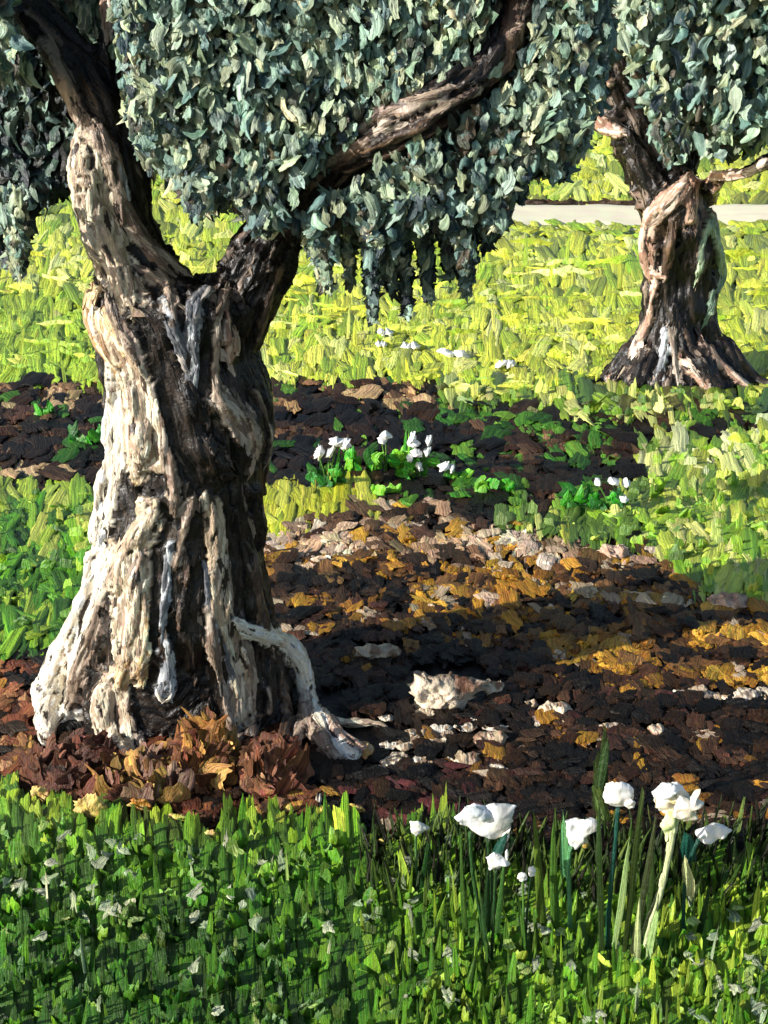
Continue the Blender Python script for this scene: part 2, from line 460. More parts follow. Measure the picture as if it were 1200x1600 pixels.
    Wc = rng.uniform(0.008, 0.020, n_chips) * gscale; Hc = Wc * rng.uniform(2.0, 5.0, n_chips)
    Cc = C[vi] * rng.uniform(0.75, 1.3, (n_chips, 1)); shift = C[Q[idx, 2]][rng.permutation(n_chips)]
    Cc2 = Cc * 0.7 + C[vi] * 0.3
    flake = rng.random(n_chips) < 0.04
    Cc[flake] = lin((150, 132, 116)) * rng.uniform(0.6, 1.2, (flake.sum(), 1))
    v, q, c, u = strokes('stroke', P, up, N_, Wc, Hc, Cc, Cc2, depth=0.5, streakf=3, center=True)
    hgt = (v.reshape(n_chips, -1, 3) - P[:, None]); hz = np.sum(hgt * N_[:, None], -1).reshape(-1)
    vv = np.empty_like(v)
    for i in range(len(v)):
        h_ = bv2.find_nearest(Vector(v[i]))
        vv[i] = np.array(h_[0]) + np.array(h_[1]) * (0.0015 + max(hz[i], -0.001) * 0.75)
    chip_part = bid[vi]
    # split in parts : trunk and each limb
    root = thing(name, (float(cz[1][0]), D, float(height(cz[1][0], D))), label, 'tree')
    fpart = bid[Q[:, 0]]
    for ci, (pt, P_, R_, c_) in body:
        fq = Q[fpart == ci]
        if len(fq) == 0: continue
        used = np.unique(fq); mp = np.full(nv, -1); mp[used] = np.arange(len(used))
        A = (V2[used], mp[fq], C[used], UV[used])
        kc = np.where(chip_part == ci)[0]; tk = len(T['stroke'][0][0]); nq = len(q) // n_chips
        if len(kc):
            vs_ = vv.reshape(n_chips, tk, 3)[kc].reshape(-1, 3)
            qs_ = (q.reshape(n_chips, nq, 4)[kc] - (kc * tk)[:, None, None] + (np.arange(len(kc)) * tk)[:, None, None]).reshape(-1, 4)
            A = join([A, (vs_, qs_, c.reshape(n_chips, tk, 3)[kc].reshape(-1, 3), u.reshape(n_chips, tk, 3)[kc].reshape(-1, 3))])
        link(pt, raw_mesh(pt, local(A[0], root), A[1], A[2], A[3]), M_BARK, root)
    return root

D1 = 3.3
loft1 = [(1108, 108, 462), (1060, 106, 454), (1000, 108, 442), (950, 124, 432), (900, 136, 424), (850, 144, 416), (800, 150, 414), (740, 158, 420),
         (690, 165, 428), (640, 166, 430), (600, 164, 424), (550, 150, 408), (510, 138, 408), (475, 136, 415), (455, 150, 400), (435, 175, 370)]
limbs1 = [
    ('left_limb', [(230, 520, 0, 78), (222, 450, 0, 82), (200, 395, 0, 66), (186, 345, 0, 60), (180, 300, 0, 64), (176, 250, 0, 60), (166, 205, 0, 47), (160, 160, 0, 44), (128, 115, 0.02, 42), (90, 70, 0.04, 40), (55, 25, 0.06, 38), (20, -30, 0.1, 38), (-60, -130, 0.15, 32), (-120, -260, 0.2, 24)]),
    ('upright_limb', [(172, 170, 0.02, 34), (172, 110, 0.02, 26), (172, 50, 0.03, 24), (172, -20, 0.05, 25), (185, -120, 0.1, 22), (210, -260, 0.15, 16)]),
    ('right_limb', [(345, 560, 0, 58), (372, 480, 0, 60), (402, 420, 0.02, 60), (432, 365, 0.04, 50), (472, 305, -0.14, 44), (530, 256, -0.32, 42), (590, 215, -0.42, 41), (650, 180, -0.46, 40), (708, 145, -0.46, 38), (758, 104, -0.44, 35), (792, 55, -0.42, 33), (812, -10, -0.36, 32), (840, -130, 0.2, 26), (880, -280, 0.25, 18)]),
]
for a in limbs1: pass
rg1 = [
    ([(146, 290, 26), (158, 350, 34), (185, 420, 32), (205, 470, 18)], 'C*'),
    ([(205, 570, 20), (220, 640, 34), (226, 715, 28)], 'C*'), ([(178, 600, 14), (180, 700, 18), (164, 800, 18)], 'W*'),
    ([(222, 800, 20), (205, 870, 34), (205, 950, 30), (202, 1030, 20)], 'C*'), ([(160, 880, 22), (120, 990, 30), (92, 1080, 34), (84, 1150, 24)], 'W*'),
    ([(336, 790, 10), (342, 870, 13), (348, 960, 14), (372, 1040, 16), (384, 1120, 15)], 'C*'), ([(304, 810, 8), (306, 890, 11), (300, 960, 10)], 'D*'), ([(404, 1020, 6), (410, 1090, 9), (412, 1170, 9)], 'D*'), ([(330, 1040, 5), (338, 1100, 8), (350, 1170, 8)], 'D*'), ([(176, 1080, 22), (186, 1150, 26)], 'C*'),
    ([(350, 625, 16), (385, 665, 20), (398, 700, 14)], 'T*'), ([(160, 500, 16), (190, 560, 20)], 'O*'),
    ([(235, 520, 12), (262, 600, 20), (292, 680, 28), (330, 750, 24)], 'D*'), ([(186, 765, 12), (200, 800, 24), (186, 845, 12)], 'D*'), ([(240, 750, 8), (262, 800, 10)], 'D*'),
    ([(225, 1110, 22), (262, 1125, 34), (300, 1090, 22)], 'D*'), ([(150, 1060, 8), (132, 1110, 11), (122, 1170, 10)], 'D*'), ([(292, 920, 9), (298, 990, 16), (300, 1050, 14)], 'D*'),
    ([(240, 860, 6), (244, 930, 7), (238, 1010, 7)], 'D*'), ([(322, 470, 6), (322, 540, 8), (320, 610, 9)], 'D*'), ([(196, 180, 14), (216, 260, 17), (244, 340, 16), (275, 385, 10)], 'D*'),
    ([(120, 90, 20), (158, 145, 24), (186, 190, 18)], 'D*'), ([(405, 740, 20), (415, 840, 26), (436, 950, 20)], 'D*'), ([(430, 1050, 8), (430, 1120, 10), (420, 1180, 9)], 'D*'),
    ([(180, 372, 6), (215, 395, 8), (240, 420, 7)], 'D*'), ([(200, 480, 8), (232, 505, 16), (250, 545, 12)], 'D*'), ([(370, 560, 8), (374, 610, 12), (385, 640, 8)], 'D*'),
    ([(362, 800, 6), (372, 880, 9), (376, 950, 7)], 'D*'), ([(155, 930, 6), (166, 990, 8), (160, 1040, 8)], 'D*'),
    ([(70, 72, 11), (95, 105, 14), (112, 150, 14), (128, 195, 12)], 'T'),
    ([(130, 200, 12), (138, 250, 26), (142, 300, 30), (155, 350, 30), (180, 400, 30), (200, 450, 24), (214, 492, 12)], 'C'),
    ([(120, 260, 8), (118, 310, 8), (135, 365, 8)], 'W'),
    ([(152, 205, 14), (170, 250, 14), (182, 300, 12), (190, 350, 10)], 'T'),
    ([(178, 225, 4), (190, 270, 5), (200, 310, 4)], 'G'),
    ([(190, 325, 8), (222, 375, 12), (262, 412, 13), (296, 428, 8)], 'T'),
    ([(225, 425, 12), (255, 440, 14), (268, 470, 10)], 'T'),
    ([(146, 455, 12), (140, 480, 13), (152, 520, 13), (178, 560, 12), (200, 600, 12)], 'O'),
    ([(172, 440, 8), (180, 490, 12), (205, 540, 13), (225, 580, 14)], 'T'),
    ([(170, 545, 8), (178, 590, 12), (172, 640, 13), (174, 690, 14), (166, 745, 13), (156, 800, 13), (154, 850, 14)], 'W'),
    ([(205, 600, 14), (216, 640, 24), (226, 690, 24), (216, 735, 16)], 'C'),
    ([(216, 725, 10), (214, 748, 9)], 'O'),
    ([(240, 600, 8), (255, 660, 9), (262, 715, 11), (272, 760, 11), (265, 800, 8)], 'T'),
    ([(254, 775, 10), (238, 812, 16), (208, 845, 20), (192, 885, 20), (180, 925, 12)], 'C'),
    ([(222, 860, 15), (216, 920, 19), (206, 975, 13), (200, 1030, 11), (188, 1075, 13)], 'O'),
    ([(232, 940, 8), (228, 1000, 9), (214, 1060, 10)], 'O'),
    ([(150, 862, 14), (142, 920, 16), (122, 975, 18), (98, 1025, 22), (80, 1075, 26), (76, 1120, 22), (76, 1168, 11)], 'W'),
    ([(170, 900, 8), (155, 960, 11), (128, 1030, 12), (112, 1090, 12), (98, 1140, 8)], 'T'),
    ([(178, 1050, 10), (164, 1095, 20), (172, 1145, 22), (196, 1185, 13), (210, 1200, 6)], 'C'),
    ([(205, 1100, 9), (215, 1150, 9), (235, 1195, 6)], 'T'),
    ([(266, 850, 6), (258, 920, 7), (254, 990, 8), (262, 1040, 10), (262, 1075, 14)], 'G'),
    ([(250, 1082, 6), (258, 1100, 8), (270, 1088, 5)], 'W'),
    ([(282, 800, 6), (300, 780, 8), (290, 830, 8), (276, 880, 6)], 'T'),
    ([(302, 870, 8), (290, 930, 9), (282, 980, 7)], 'B'),
    ([(324, 768, 9), (334, 812, 12), (336, 860, 13), (338, 910, 13), (346, 960, 12)], 'C'),
    ([(352, 880, 7), (354, 930, 9), (350, 970, 8)], 'T'),
    ([(322, 895, 6), (332, 950, 6), (350, 1010, 7), (364, 1055, 9), (372, 1100, 8), (374, 1130, 6)], 'G'),
    ([(326, 950, 7), (332, 1010, 8), (345, 1070, 10), (352, 1110, 10), (368, 1150, 10), (376, 1195, 12)], 'T'),
    ([(378, 1010, 13), (388, 1060, 13), (392, 1110, 10)], 'T'),
    ([(362, 970, 8), (385, 985, 10), (415, 992, 13), (445, 1004, 15), (470, 1035, 15), (479, 1075, 13), (488, 1110, 13), (508, 1145, 14), (535, 1180, 12), (562, 1192, 13)], 'W'),
    ([(478, 1085, 10), (480, 1125, 13), (500, 1165, 14), (530, 1196, 10)], 'T'),
    ([(500, 1120, 12), (530, 1160, 14), (572, 1186, 11)], 'P'),
    ([(440, 1080, 12), (445, 1130, 14), (440, 1185, 10)], 'B'),
    ([(505, 1128, 10), (540, 1134, 9), (575, 1134, 8), (606, 1140, 5)], 'C'),
    ([(478, 1120, 8), (468, 1150, 9), (460, 1180, 8)], 'T'),
    ([(404, 1060, 8), (418, 1095, 7), (424, 1120, 6)], 'T'),
    ([(440, 1050, 5), (436, 1095, 5), (442, 1140, 5)], 'B'),
    ([(400, 1120, 9), (392, 1160, 9)], 'B'),
    ([(398, 870, 8), (404, 930, 9), (414, 985, 9)], 'B'),
    ([(326, 452, 8), (308, 476, 12), (302, 520, 11), (306, 565, 8), (304, 600, 6)], 'G'),
    ([(352, 455, 6), (342, 500, 6), (337, 550, 7), (336, 590, 8), (346, 625, 14), (372, 648, 17), (394, 678, 15), (398, 710, 9), (392, 740, 6)], 'T'),
    ([(354, 480, 5), (358, 530, 12), (366, 562, 10)], 'P'),
    ([(400, 612, 5), (412, 640, 5), (424, 680, 5), (420, 720, 4)], 'T'),
    ([(258, 470, 9), (272, 510, 10), (288, 555, 8), (294, 590, 5)], 'G'),
    ([(225, 590, 5), (238, 640, 5), (236, 700, 4)], 'T'),
    ([(288, 610, 14), (300, 660, 20), (318, 710, 22), (345, 740, 18)], 'D'),
    ([(400, 760, 16), (406, 820, 16), (410, 850, 12)], 'D'),
    ([(438, 420, 6), (420, 470, 6), (404, 530, 5)], 'B'),
    ([(480, 292, 7), (510, 258, 9), (552, 228, 11), (600, 198, 12)], 'T'),
    ([(560, 205, 8), (600, 172, 12), (640, 165, 12), (690, 150, 9)], 'T'),
    ([(520, 262, 4), (560, 240, 5), (600, 222, 5), (650, 200, 6), (700, 172, 6)], 'B'),
    ([(770, 130, 6), (795, 95, 9), (800, 50, 12), (806, 0, 12)], 'B'),
    ([(820, 90, 5), (826, 40, 6), (832, -10, 6)], 'T'),
    ([(540, 270, 4), (600, 245, 5), (660, 218, 5), (710, 190, 5)], 'B'),
    ([(640, 195, 5), (700, 165, 6), (750, 140, 6)], 'T'),
    ([(810, 120, 5), (812, 60, 7), (818, 0, 7)], 'T'),
    ([(170, 5, 8), (168, 40, 7), (172, 60, 5)], 'P'),
    ([(150, 88, 4), (140, 105, 5)], 'B'),
    ([(300, 1010, 5), (306, 1060, 5), (300, 1100, 5)], 'B'),
]
tree1 = build_tree('olive_tree', 'large gnarled olive tree with pale flaking trunk forking low at the left', D1, loft1, limbs1, rg1, 0.0075, 1.0, 0.45, 5200)

# second tree, further up the lawn
g2 = ground(1060, 590); D2 = float(g2[1]) - 0.05; S2 = 2.2
loft2 = [(588, 930, 1180), (572, 952, 1165), (550, 972, 1146), (520, 988, 1128), (480, 997, 1120), (440, 1000, 1124), (400, 1002, 1128), (360, 1002, 1124), (320, 996, 1116), (295, 990, 1108)]
limbs2 = [
    ('main_limb', [(1056, 380, 0, 56), (1050, 320, 0, 60), (1022, 270, 0, 48), (1000, 220, 0, 44), (975, 165, 0, 36), (955, 110, 0, 30), (948, 60, 0, 26), (955, 0, 0, 24), (965, -100, 0, 20), (990, -230, 0.1, 14)]),
    ('right_limb', [(1075, 350, 0, 34), (1090, 300, 0, 24), (1115, 282, -0.2, 16), (1150, 274, -0.4, 18), (1200, 254, -0.5, 17), (1270, 220, 0, 13), (1350, 150, 0.1, 11)]),
    ('rear_limb', [(1040, 300, 0.15, 40), (1070, 240, 0.25, 34), (1090, 160, 0.3, 28), (1110, 60, 0.4, 24), (1130, -60, 0.5, 18)]),
]
rg2 = [
    ([(985, 540, 12), (965, 575, 13), (940, 596, 10), (912, 606, 6)], 'D'), ([(1130, 530, 12), (1150, 565, 14), (1178, 592, 12), (1215, 612, 8)], 'D'), ([(1010, 560, 12), (1000, 590, 12), (985, 612, 8)], 'D'), ([(1090, 560, 14), (1110, 590, 13), (1130, 615, 8)], 'D'),
    ([(1080, 268, 6), (1066, 296, 13), (1038, 325, 14), (1014, 352, 14), (1010, 390, 12), (1016, 425, 12), (1036, 432, 7)], 'P'),
    ([(1080, 285, 11), (1082, 320, 10), (1078, 350, 8)], 'P'),
    ([(1052, 345, 6), (1046, 390, 6), (1040, 425, 6)], 'B'),
    ([(1024, 440, 5), (1018, 480, 5), (1004, 520, 6), (980, 560, 7), (950, 592, 5)], 'P'),
    ([(1010, 445, 4), (1006, 490, 4), (996, 520, 4)], 'T'),
    ([(1040, 520, 7), (1036, 560, 6), (1030, 590, 5)], 'G'),
    ([(1050, 520, 5), (1056, 560, 5), (1064, 600, 5)], 'T'),
    ([(1010, 545, 5), (1005, 580, 6), (996, 602, 5)], 'T'),
    ([(1068, 565, 4), (1080, 582, 7), (1098, 595, 7), (1106, 612, 7)], 'P'),
    ([(1098, 535, 6), (1112, 558, 8), (1140, 582, 6), (1172, 610, 6)], 'P'),
    ([(1114, 332, 5), (1118, 360, 8), (1126, 400, 6), (1128, 430, 8), (1118, 460, 6), (1112, 490, 4)], 'S'),
    ([(1108, 352, 7), (1096, 385, 5), (1092, 425, 4)], 'S'),
    ([(1072, 520, 4), (1078, 535, 3)], 'B'),
    ([(944, 108, 6), (950, 128, 8), (934, 152, 11), (926, 178, 13), (944, 196, 13), (966, 206, 8)], 'P'),
    ([(1112, 276, 8), (1140, 272, 8), (1170, 268, 6), (1200, 254, 6)], 'P'),
    ([(1120, 290, 6), (1118, 312, 4)], 'P'),
    ([(960, 590, 4), (975, 575, 4)], 'T'),
]
tree2 = build_tree('olive_tree', 'smaller dark olive tree standing further off on the lawn at the right', D2, loft2, limbs2, rg2, 0.016, S2, 0.5, 2600, 0.3)

# ------------------------------------------------------------------ crowns
def crown_points(n, poly, d0, d1, holes=()):
    xs, ys = [], []; x0 = min(p[0] for p in poly); x1 = max(p[0] for p in poly); y0 = min(p[1] for p in poly); y1 = max(p[1] for p in poly)
    X = rng.uniform(x0, x1, n * 4); Y = rng.uniform(y0, y1, n * 4)
    k = inpoly(X + (n2(X, Y, 14, 5) - .5) * 16, Y + (n2(X, Y, 14, 9) - .5) * 22, poly); X = X[k][:n]; Y = Y[k][:n]
    Dp = rng.uniform(d0, d1, len(X))
    return X, Y, Dp
def crown_mesh(X, Y, Dp, size, pal, gs, darkbias=None):
    P = on_plane(X, Y, Dp); n = len(P)
    out = np.stack([rng.normal(-0.35, 0.40, n), rng.normal(-1.0, 0.25, n), rng.normal(0.25, 0.36, n)], -1)
    out /= np.linalg.norm(out, axis=1, keepdims=True)
    up = np.stack([rng.normal(0, 0.42, n), rng.normal(0, 0.3, n), np.ones(n)], -1)
    up -= out * np.sum(up * out, 1, keepdims=True)
    W = rng.uniform(0.55, 1.3, n) * size; H = W * rng.uniform(0.9, 2.4, n)
    cl = n2(X, Y, 55, 3) * 0.6 + n2(X, Y, 22, 8) * 0.4
    light, mid, dark = pal
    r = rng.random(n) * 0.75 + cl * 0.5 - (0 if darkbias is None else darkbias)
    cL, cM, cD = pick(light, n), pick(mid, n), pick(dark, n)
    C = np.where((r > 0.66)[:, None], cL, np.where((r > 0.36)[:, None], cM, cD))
    q = rng.random(n); C2 = np.where((q < 0.35)[:, None], cM, np.where((q < 0.6)[:, None], cL * 1.05, np.where((q < 0.7)[:, None], cD, C)))
    return strokes('flick', P, up, out, W, H, C, C2, depth=0.8, streakf=6, center=True, jit=0.16)
LP = ([(164, 184, 152), (182, 196, 158), (146, 170, 146), (196, 202, 160), (156, 182, 162)],
      [(120, 150, 138), (102, 134, 128), (136, 158, 132), (108, 138, 118), (126, 136, 106)],
      [(46, 72, 74), (34, 54, 60), (60, 84, 78), (54, 60, 46), (78, 70, 52)])
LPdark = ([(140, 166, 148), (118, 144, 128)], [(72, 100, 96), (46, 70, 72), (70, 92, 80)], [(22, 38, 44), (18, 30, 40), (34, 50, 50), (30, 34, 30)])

main_poly = [(185, -90), (178, 30), (190, 90), (192, 150), (205, 190), (222, 235), (232, 262), (262, 262), (284, 300), (300, 322), (318, 330), (340, 318), (360, 312), (385, 330), (398, 366), (430, 362), (452, 350), (480, 352),
             (492, 392), (504, 420), (516, 400), (526, 352), (540, 366), (556, 345), (568, 372), (580, 430), (590, 400), (600, 356), (612, 390), (622, 392), (636, 350), (654, 372), (672, 352), (690, 346), (704, 380), (724, 420), (738, 400), (744, 350),
             (752, 366), (786, 356), (792, 318), (818, 286), (836, 256), (872, 272), (888, 244), (908, 222), (920, 190), (938, 160), (944, 96), (950, 60), (956, -90)]
limb_hole = [(440, 330), (500, 256), (560, 200), (612, 160), (660, 142), (704, 118), (742, 84), (768, 40), (780, -20), (844, -20), (830, 50), (806, 112), (760, 156), (700, 196), (620, 240), (560, 276), (515, 312), (478, 350)]
lower_right = [(383, 330), (345, 400), (330, 450), (480, 450), (478, 380), (440, 352), (410, 368)]
left_limb_hole = [(-40, 60), (60, 60), (110, 200), (110, 300), (245, 300), (245, 240), (192, 170), (188, -60), (150, -60), (150, 60), (110, 30), (60, -60), (-60, -60)]
parts = []
# behind the limbs
X, Y, Dp = crown_points(7000, main_poly, D1 + 0.22, D1 + 1.1)
parts.append(crown_mesh(X, Y, Dp, 0.045, LP, 1, darkbias=0.14))
# in front of the limbs
X, Y, Dp = crown_points(27000, main_poly, D1 - 0.50, D1 + 0.15)
hole = inpoly(X + (n2(X, Y, 12, 1) - .5) * 20, Y + (n2(X, Y, 12, 2) - .5) * 20, limb_hole)
keep = ~(hole & (rng.random(len(X)) > 0.012)); X, Y, Dp = X[keep], Y[keep], Dp[keep]
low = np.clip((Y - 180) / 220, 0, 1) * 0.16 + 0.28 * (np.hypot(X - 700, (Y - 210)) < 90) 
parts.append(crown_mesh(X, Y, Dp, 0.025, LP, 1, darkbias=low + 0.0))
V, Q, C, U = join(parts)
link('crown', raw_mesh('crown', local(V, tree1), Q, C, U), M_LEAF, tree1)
# hanging sprays under the crown
spr = []
for (x0, y0, x1, y1, n, wd) in [(725, 300, 728, 450, 300, 20), (575, 330, 583, 496, 240, 13), (486, 355, 512, 450, 220, 14), (606, 330, 612, 456, 170, 11), (628, 330, 636, 486, 190, 10), (655, 320, 670, 462, 170, 12), (545, 340, 545, 436, 120, 11), (694, 320, 702, 432, 150, 10), (595, 320, 598, 430, 90, 8), (758, 300, 762, 380, 120, 12), (808, 250, 812, 310, 90, 12), (20, 300, 26, 424, 300, 18),
                                (285, 230, 300, 335, 60, 14), (872, 200, 880, 270, 60, 16)]:
    t = rng.random(n); X = x0 + (x1 - x0) * t + rng.normal(0, wd * 0.5, n) * (1.05 - t ** 1.5); Y = y0 + (y1 - y0) * t
    spr.append(crown_mesh(X, Y, rng.uniform(D1 - 0.3, D1 + 0.1, n), 0.024, LP if x0 < 560 else LPdark, 1, 0.05))
V, Q, C, U = join(spr)
link('hanging_sprays', raw_mesh('hanging_sprays', local(V, tree1), Q, C, U), M_LEAF, tree1)
# dark left mass behind the left limb
left_poly = [(-40, -90), (-40, 380), (0, 366), (8, 400), (22, 424), (34, 420), (40, 370), (52, 330), (74, 312), (98, 296), (112, 270), (128, 240), (160, 200), (170, 120), (180, 60), (180, -90)]
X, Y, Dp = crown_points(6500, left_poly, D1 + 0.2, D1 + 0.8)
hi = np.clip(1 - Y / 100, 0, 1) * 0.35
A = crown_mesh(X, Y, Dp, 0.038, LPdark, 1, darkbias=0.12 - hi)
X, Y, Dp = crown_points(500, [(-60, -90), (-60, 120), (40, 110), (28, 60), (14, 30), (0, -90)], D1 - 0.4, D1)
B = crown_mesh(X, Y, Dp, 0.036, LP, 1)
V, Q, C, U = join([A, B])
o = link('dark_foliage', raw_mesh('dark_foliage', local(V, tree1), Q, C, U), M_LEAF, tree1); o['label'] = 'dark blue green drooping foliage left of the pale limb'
# crown above the picture
top_poly = [(60, -360), (300, -460), (600, -480), (900, -400), (1050, -250), (980, -85), (80, -85)]
X, Y, Dp = crown_points(1800, top_poly, D1 - 0.2, D1 + 1.2)
V, Q, C, U = crown_mesh(X, Y, Dp, 0.09, LP, 1)
link('upper_crown', raw_mesh('upper_crown', local(V, tree1), Q, C, U), M_LEAF, tree1)
# second tree crown
p2 = [(930, -120), (925, 40), (955, 100), (985, 180), (1010, 226), (1032, 262), (1052, 262), (1075, 240), (1094, 212), (1112, 236), (1135, 244), (1160, 236), (1215, 212), (1330, 180), (1500, 60), (1480, -200), (1200, -320), (980, -260)]
X, Y, Dp = crown_points(13000, p2, D2 - 0.7, D2 + 1.2)
rim = inpoly(X, Y, [(930, -150), (930, 60), (918, 120), (918, 215), (1060, 330), (1040, 250), (1010, 180), (985, 110), (968, 40), (965, -150)])
keep = ~(rim & (Dp < D2 + 0.3) & (rng.random(len(X)) > 0.02)); X, Y, Dp = X[keep], Y[keep], Dp[keep]
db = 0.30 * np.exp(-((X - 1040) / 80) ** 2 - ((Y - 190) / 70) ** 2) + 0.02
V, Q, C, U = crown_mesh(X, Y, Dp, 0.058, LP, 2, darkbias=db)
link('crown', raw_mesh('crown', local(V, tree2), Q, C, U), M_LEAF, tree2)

# ================================================================== GROUND
REG = {}
def polyreg(name, poly): REG[name] = poly
polyreg('bed', [(-400, 606), (180, 600), (420, 600), (700, 612), (720, 636), (860, 650), (1000, 656), (1100, 640), (1600, 646), (1600, 696), (1200, 680), (1060, 684), (1010, 700), (985, 740), (990, 770), (940, 800), (880, 806), (780, 800), (700, 790), (560, 772), (430, 768), (300, 775), (160, 772), (-400, 776)])
polyreg('yellow', [(410, 772), (470, 764), (560, 770), (590, 790), (560, 808), (480, 828), (410, 850)])
polyreg('rgrass', [(1010, 692), (1200, 678), (1700, 676), (1700, 1000), (1200, 952), (1140, 932), (1060, 905), (1030, 872), (960, 846), (840, 842), (760, 826), (740, 812), (880, 808), (960, 798)])
polyreg('lgrass', [(-500, 772), (150, 765), (190, 900), (120, 1010), (60, 1036), (-500, 1060)])
polyreg('beige', [(400, 850), (480, 820), (600, 782), (760, 816), (900, 846), (1030, 868), (1070, 898), (1150, 926), (1260, 950), (1260, 985), (1150, 958), (1060, 925), (1000, 930), (860, 912), (700, 908), (560, 898), (400, 884)])
polyreg('ochre', [(560, 872), (700, 890), (1000, 905), (1100, 925), (1200, 950), (1700, 980), (1700, 1090), (1160, 1070), (900, 1050), (800, 1000), (640, 950), (480, 905)])
polyreg('maroon', [(540, 1225), (690, 1205), (760, 1260), (720, 1310), (560, 1300)])
polyreg('rust', [(-300, 1045), (50, 1035), (70, 1120), (480, 1130), (520, 1200), (500, 1280), (300, 1330), (-300, 1260)])
FG = [(-600, 1232), (60, 1236), (140, 1266), (240, 1290), (330, 1310), (420, 1290), (540, 1296), (640, 1312), (720, 1330), (830, 1372), (960, 1385), (1100, 1376), (1200, 1360), (1800, 1360), (1800, 3200), (-600, 3200)]
def region(px, py):
    wx = px + (n2(px, py, 18, 21) - .5) * 34; wy = py + (n2(px, py, 16, 31) - .5) * 26
    reg = np.full(px.shape, 'lawn', dtype='<U8')
    reg[wy > 600] = 'dark'  # bare soil; the tree's shade is part of its colour
    reg[inpoly(wx, wy, REG['bed'])] = 'bed'
    for k in ('lgrass', 'rgrass', 'yellow', 'beige', 'ochre', 'rust', 'maroon'):
        reg[inpoly(wx, wy, REG[k])] = k
    mid = (wy > 600) & (wx > 700) & (reg == 'dark') & (wy < 700); reg[mid] = 'verge'
    reg[inpoly(wx, wy, FG)] = 'fore'
    return reg

# ground sheet: fine near, coarse far, one piece reaching the skyline
ys = np.concatenate([np.arange(-4, 1.2, 0.4), np.arange(1.2, 6, 0.035), np.arange(6, 12, 0.08), np.arange(12, 30, 0.3), np.arange(30, 140, 2.5)])
s = np.linspace(-1, 1, 301)
xs = 2.0 * s + 6.0 * s ** 3 + 90 * s ** 9
GX, GY = np.meshgrid(xs, ys)
GX = GX.ravel(); GY = GY.ravel(); GZ = height(GX, GY)
pq = np.stack([GX, GY, GZ], -1); front = GY > 0.9
gpx, gpy = np.full(GX.shape, 3000.), np.full(GX.shape, 3000.)
a, b = project(pq[front]); gpx[front] = a; gpy[front] = b
rg = region(gpx, gpy)
base = {'lawn': (150, 164, 44), 'bed': (24, 18, 14), 'yellow': (176, 176, 44), 'rgrass': (120, 160, 40), 'lgrass': (70, 130, 24), 'beige': (92, 70, 52), 'ochre': (36, 25, 16), 'dark': (20, 15, 12), 'verge': (90, 120, 30), 'maroon': (70, 30, 28), 'rust': (66, 38, 26), 'fore': (44, 84, 22)}  # the dark soil tone also carries the tree's shade
GC = np.zeros((len(GX), 3))
for k, c in base.items(): GC[rg == k] = lin(c)
nz = vnoise(np.stack([GX * 14, GY * 10, GX * 0], -1)); nz2 = vnoise(np.stack([GX * 40, GY * 28, GX * 0 + 4], -1))
GC *= (0.6 + 0.5 * nz + 0.4 * nz2)[:, None]
GZ2 = GZ + (nz - .5) * 0.012 + (nz2 - .5) * 0.008
nx, ny = len(xs), len(ys)
ii = (np.arange(ny - 1)[:, None] * nx + np.arange(nx - 1)[None]).ravel()
gq = np.stack([ii, ii + 1, ii + nx + 1, ii + nx], -1)
gm = raw_mesh('ground', np.stack([GX, GY, GZ2], -1), gq, GC, np.stack([GX * 12, GY * 6, GX * 0], -1))
tag(link('ground', gm, M_SOIL), 'earth and lawn ground rising gently into a far slope', 'ground', kind='structure')

# path, far up the lawn
Yp0 = float(ground(850, 357)[1]); Yp1 = float(ground(850, 330)[1]); xpa = float(on_plane(672, 345, (Yp0 + Yp1) / 2)[0])
px_ = np.linspace(xpa, 26, 220); py_ = np.linspace(0, 1, 9)
A, B = np.meshgrid(px_, py_); A = A.ravel(); B = B.ravel()
edge = (n2(A, B * 0, 0.35, 2) - .5) * 0.28 + (n2(A, B * 0, 0.11, 4) - .5) * 0.12
YY = Yp0 + (Yp1 - Yp0) * B + edge * np.where(B > 0.5, 1, -1) * np.abs(B - 0.5) * 2 - 0.012 * A
ZZ = height(A, YY) + 0.035 + 0.09 * B + 0.012 * (n2(A, YY, 0.3, 7) - .3)
k_ = (B < 0.01) | (B > 0.99); ZZ[k_] -= 0.06
ii = (np.arange(8)[:, None] * 220 + np.arange(219)[None]).ravel()
pm = raw_mesh('path', np.stack([A, YY, ZZ], -1), np.stack([ii, ii + 1, ii + 221, ii + 220], -1), np.tile(lin((255, 240, 206)), (len(A), 1)) * rng.uniform(0.95, 1.0, (len(A), 1)), np.stack([A * 2, YY * 6, A * 0], -1))
tag(link('path', pm, M_PATH), 'pale cream path crossing the lawn behind the right olive tree', 'path', kind='structure')

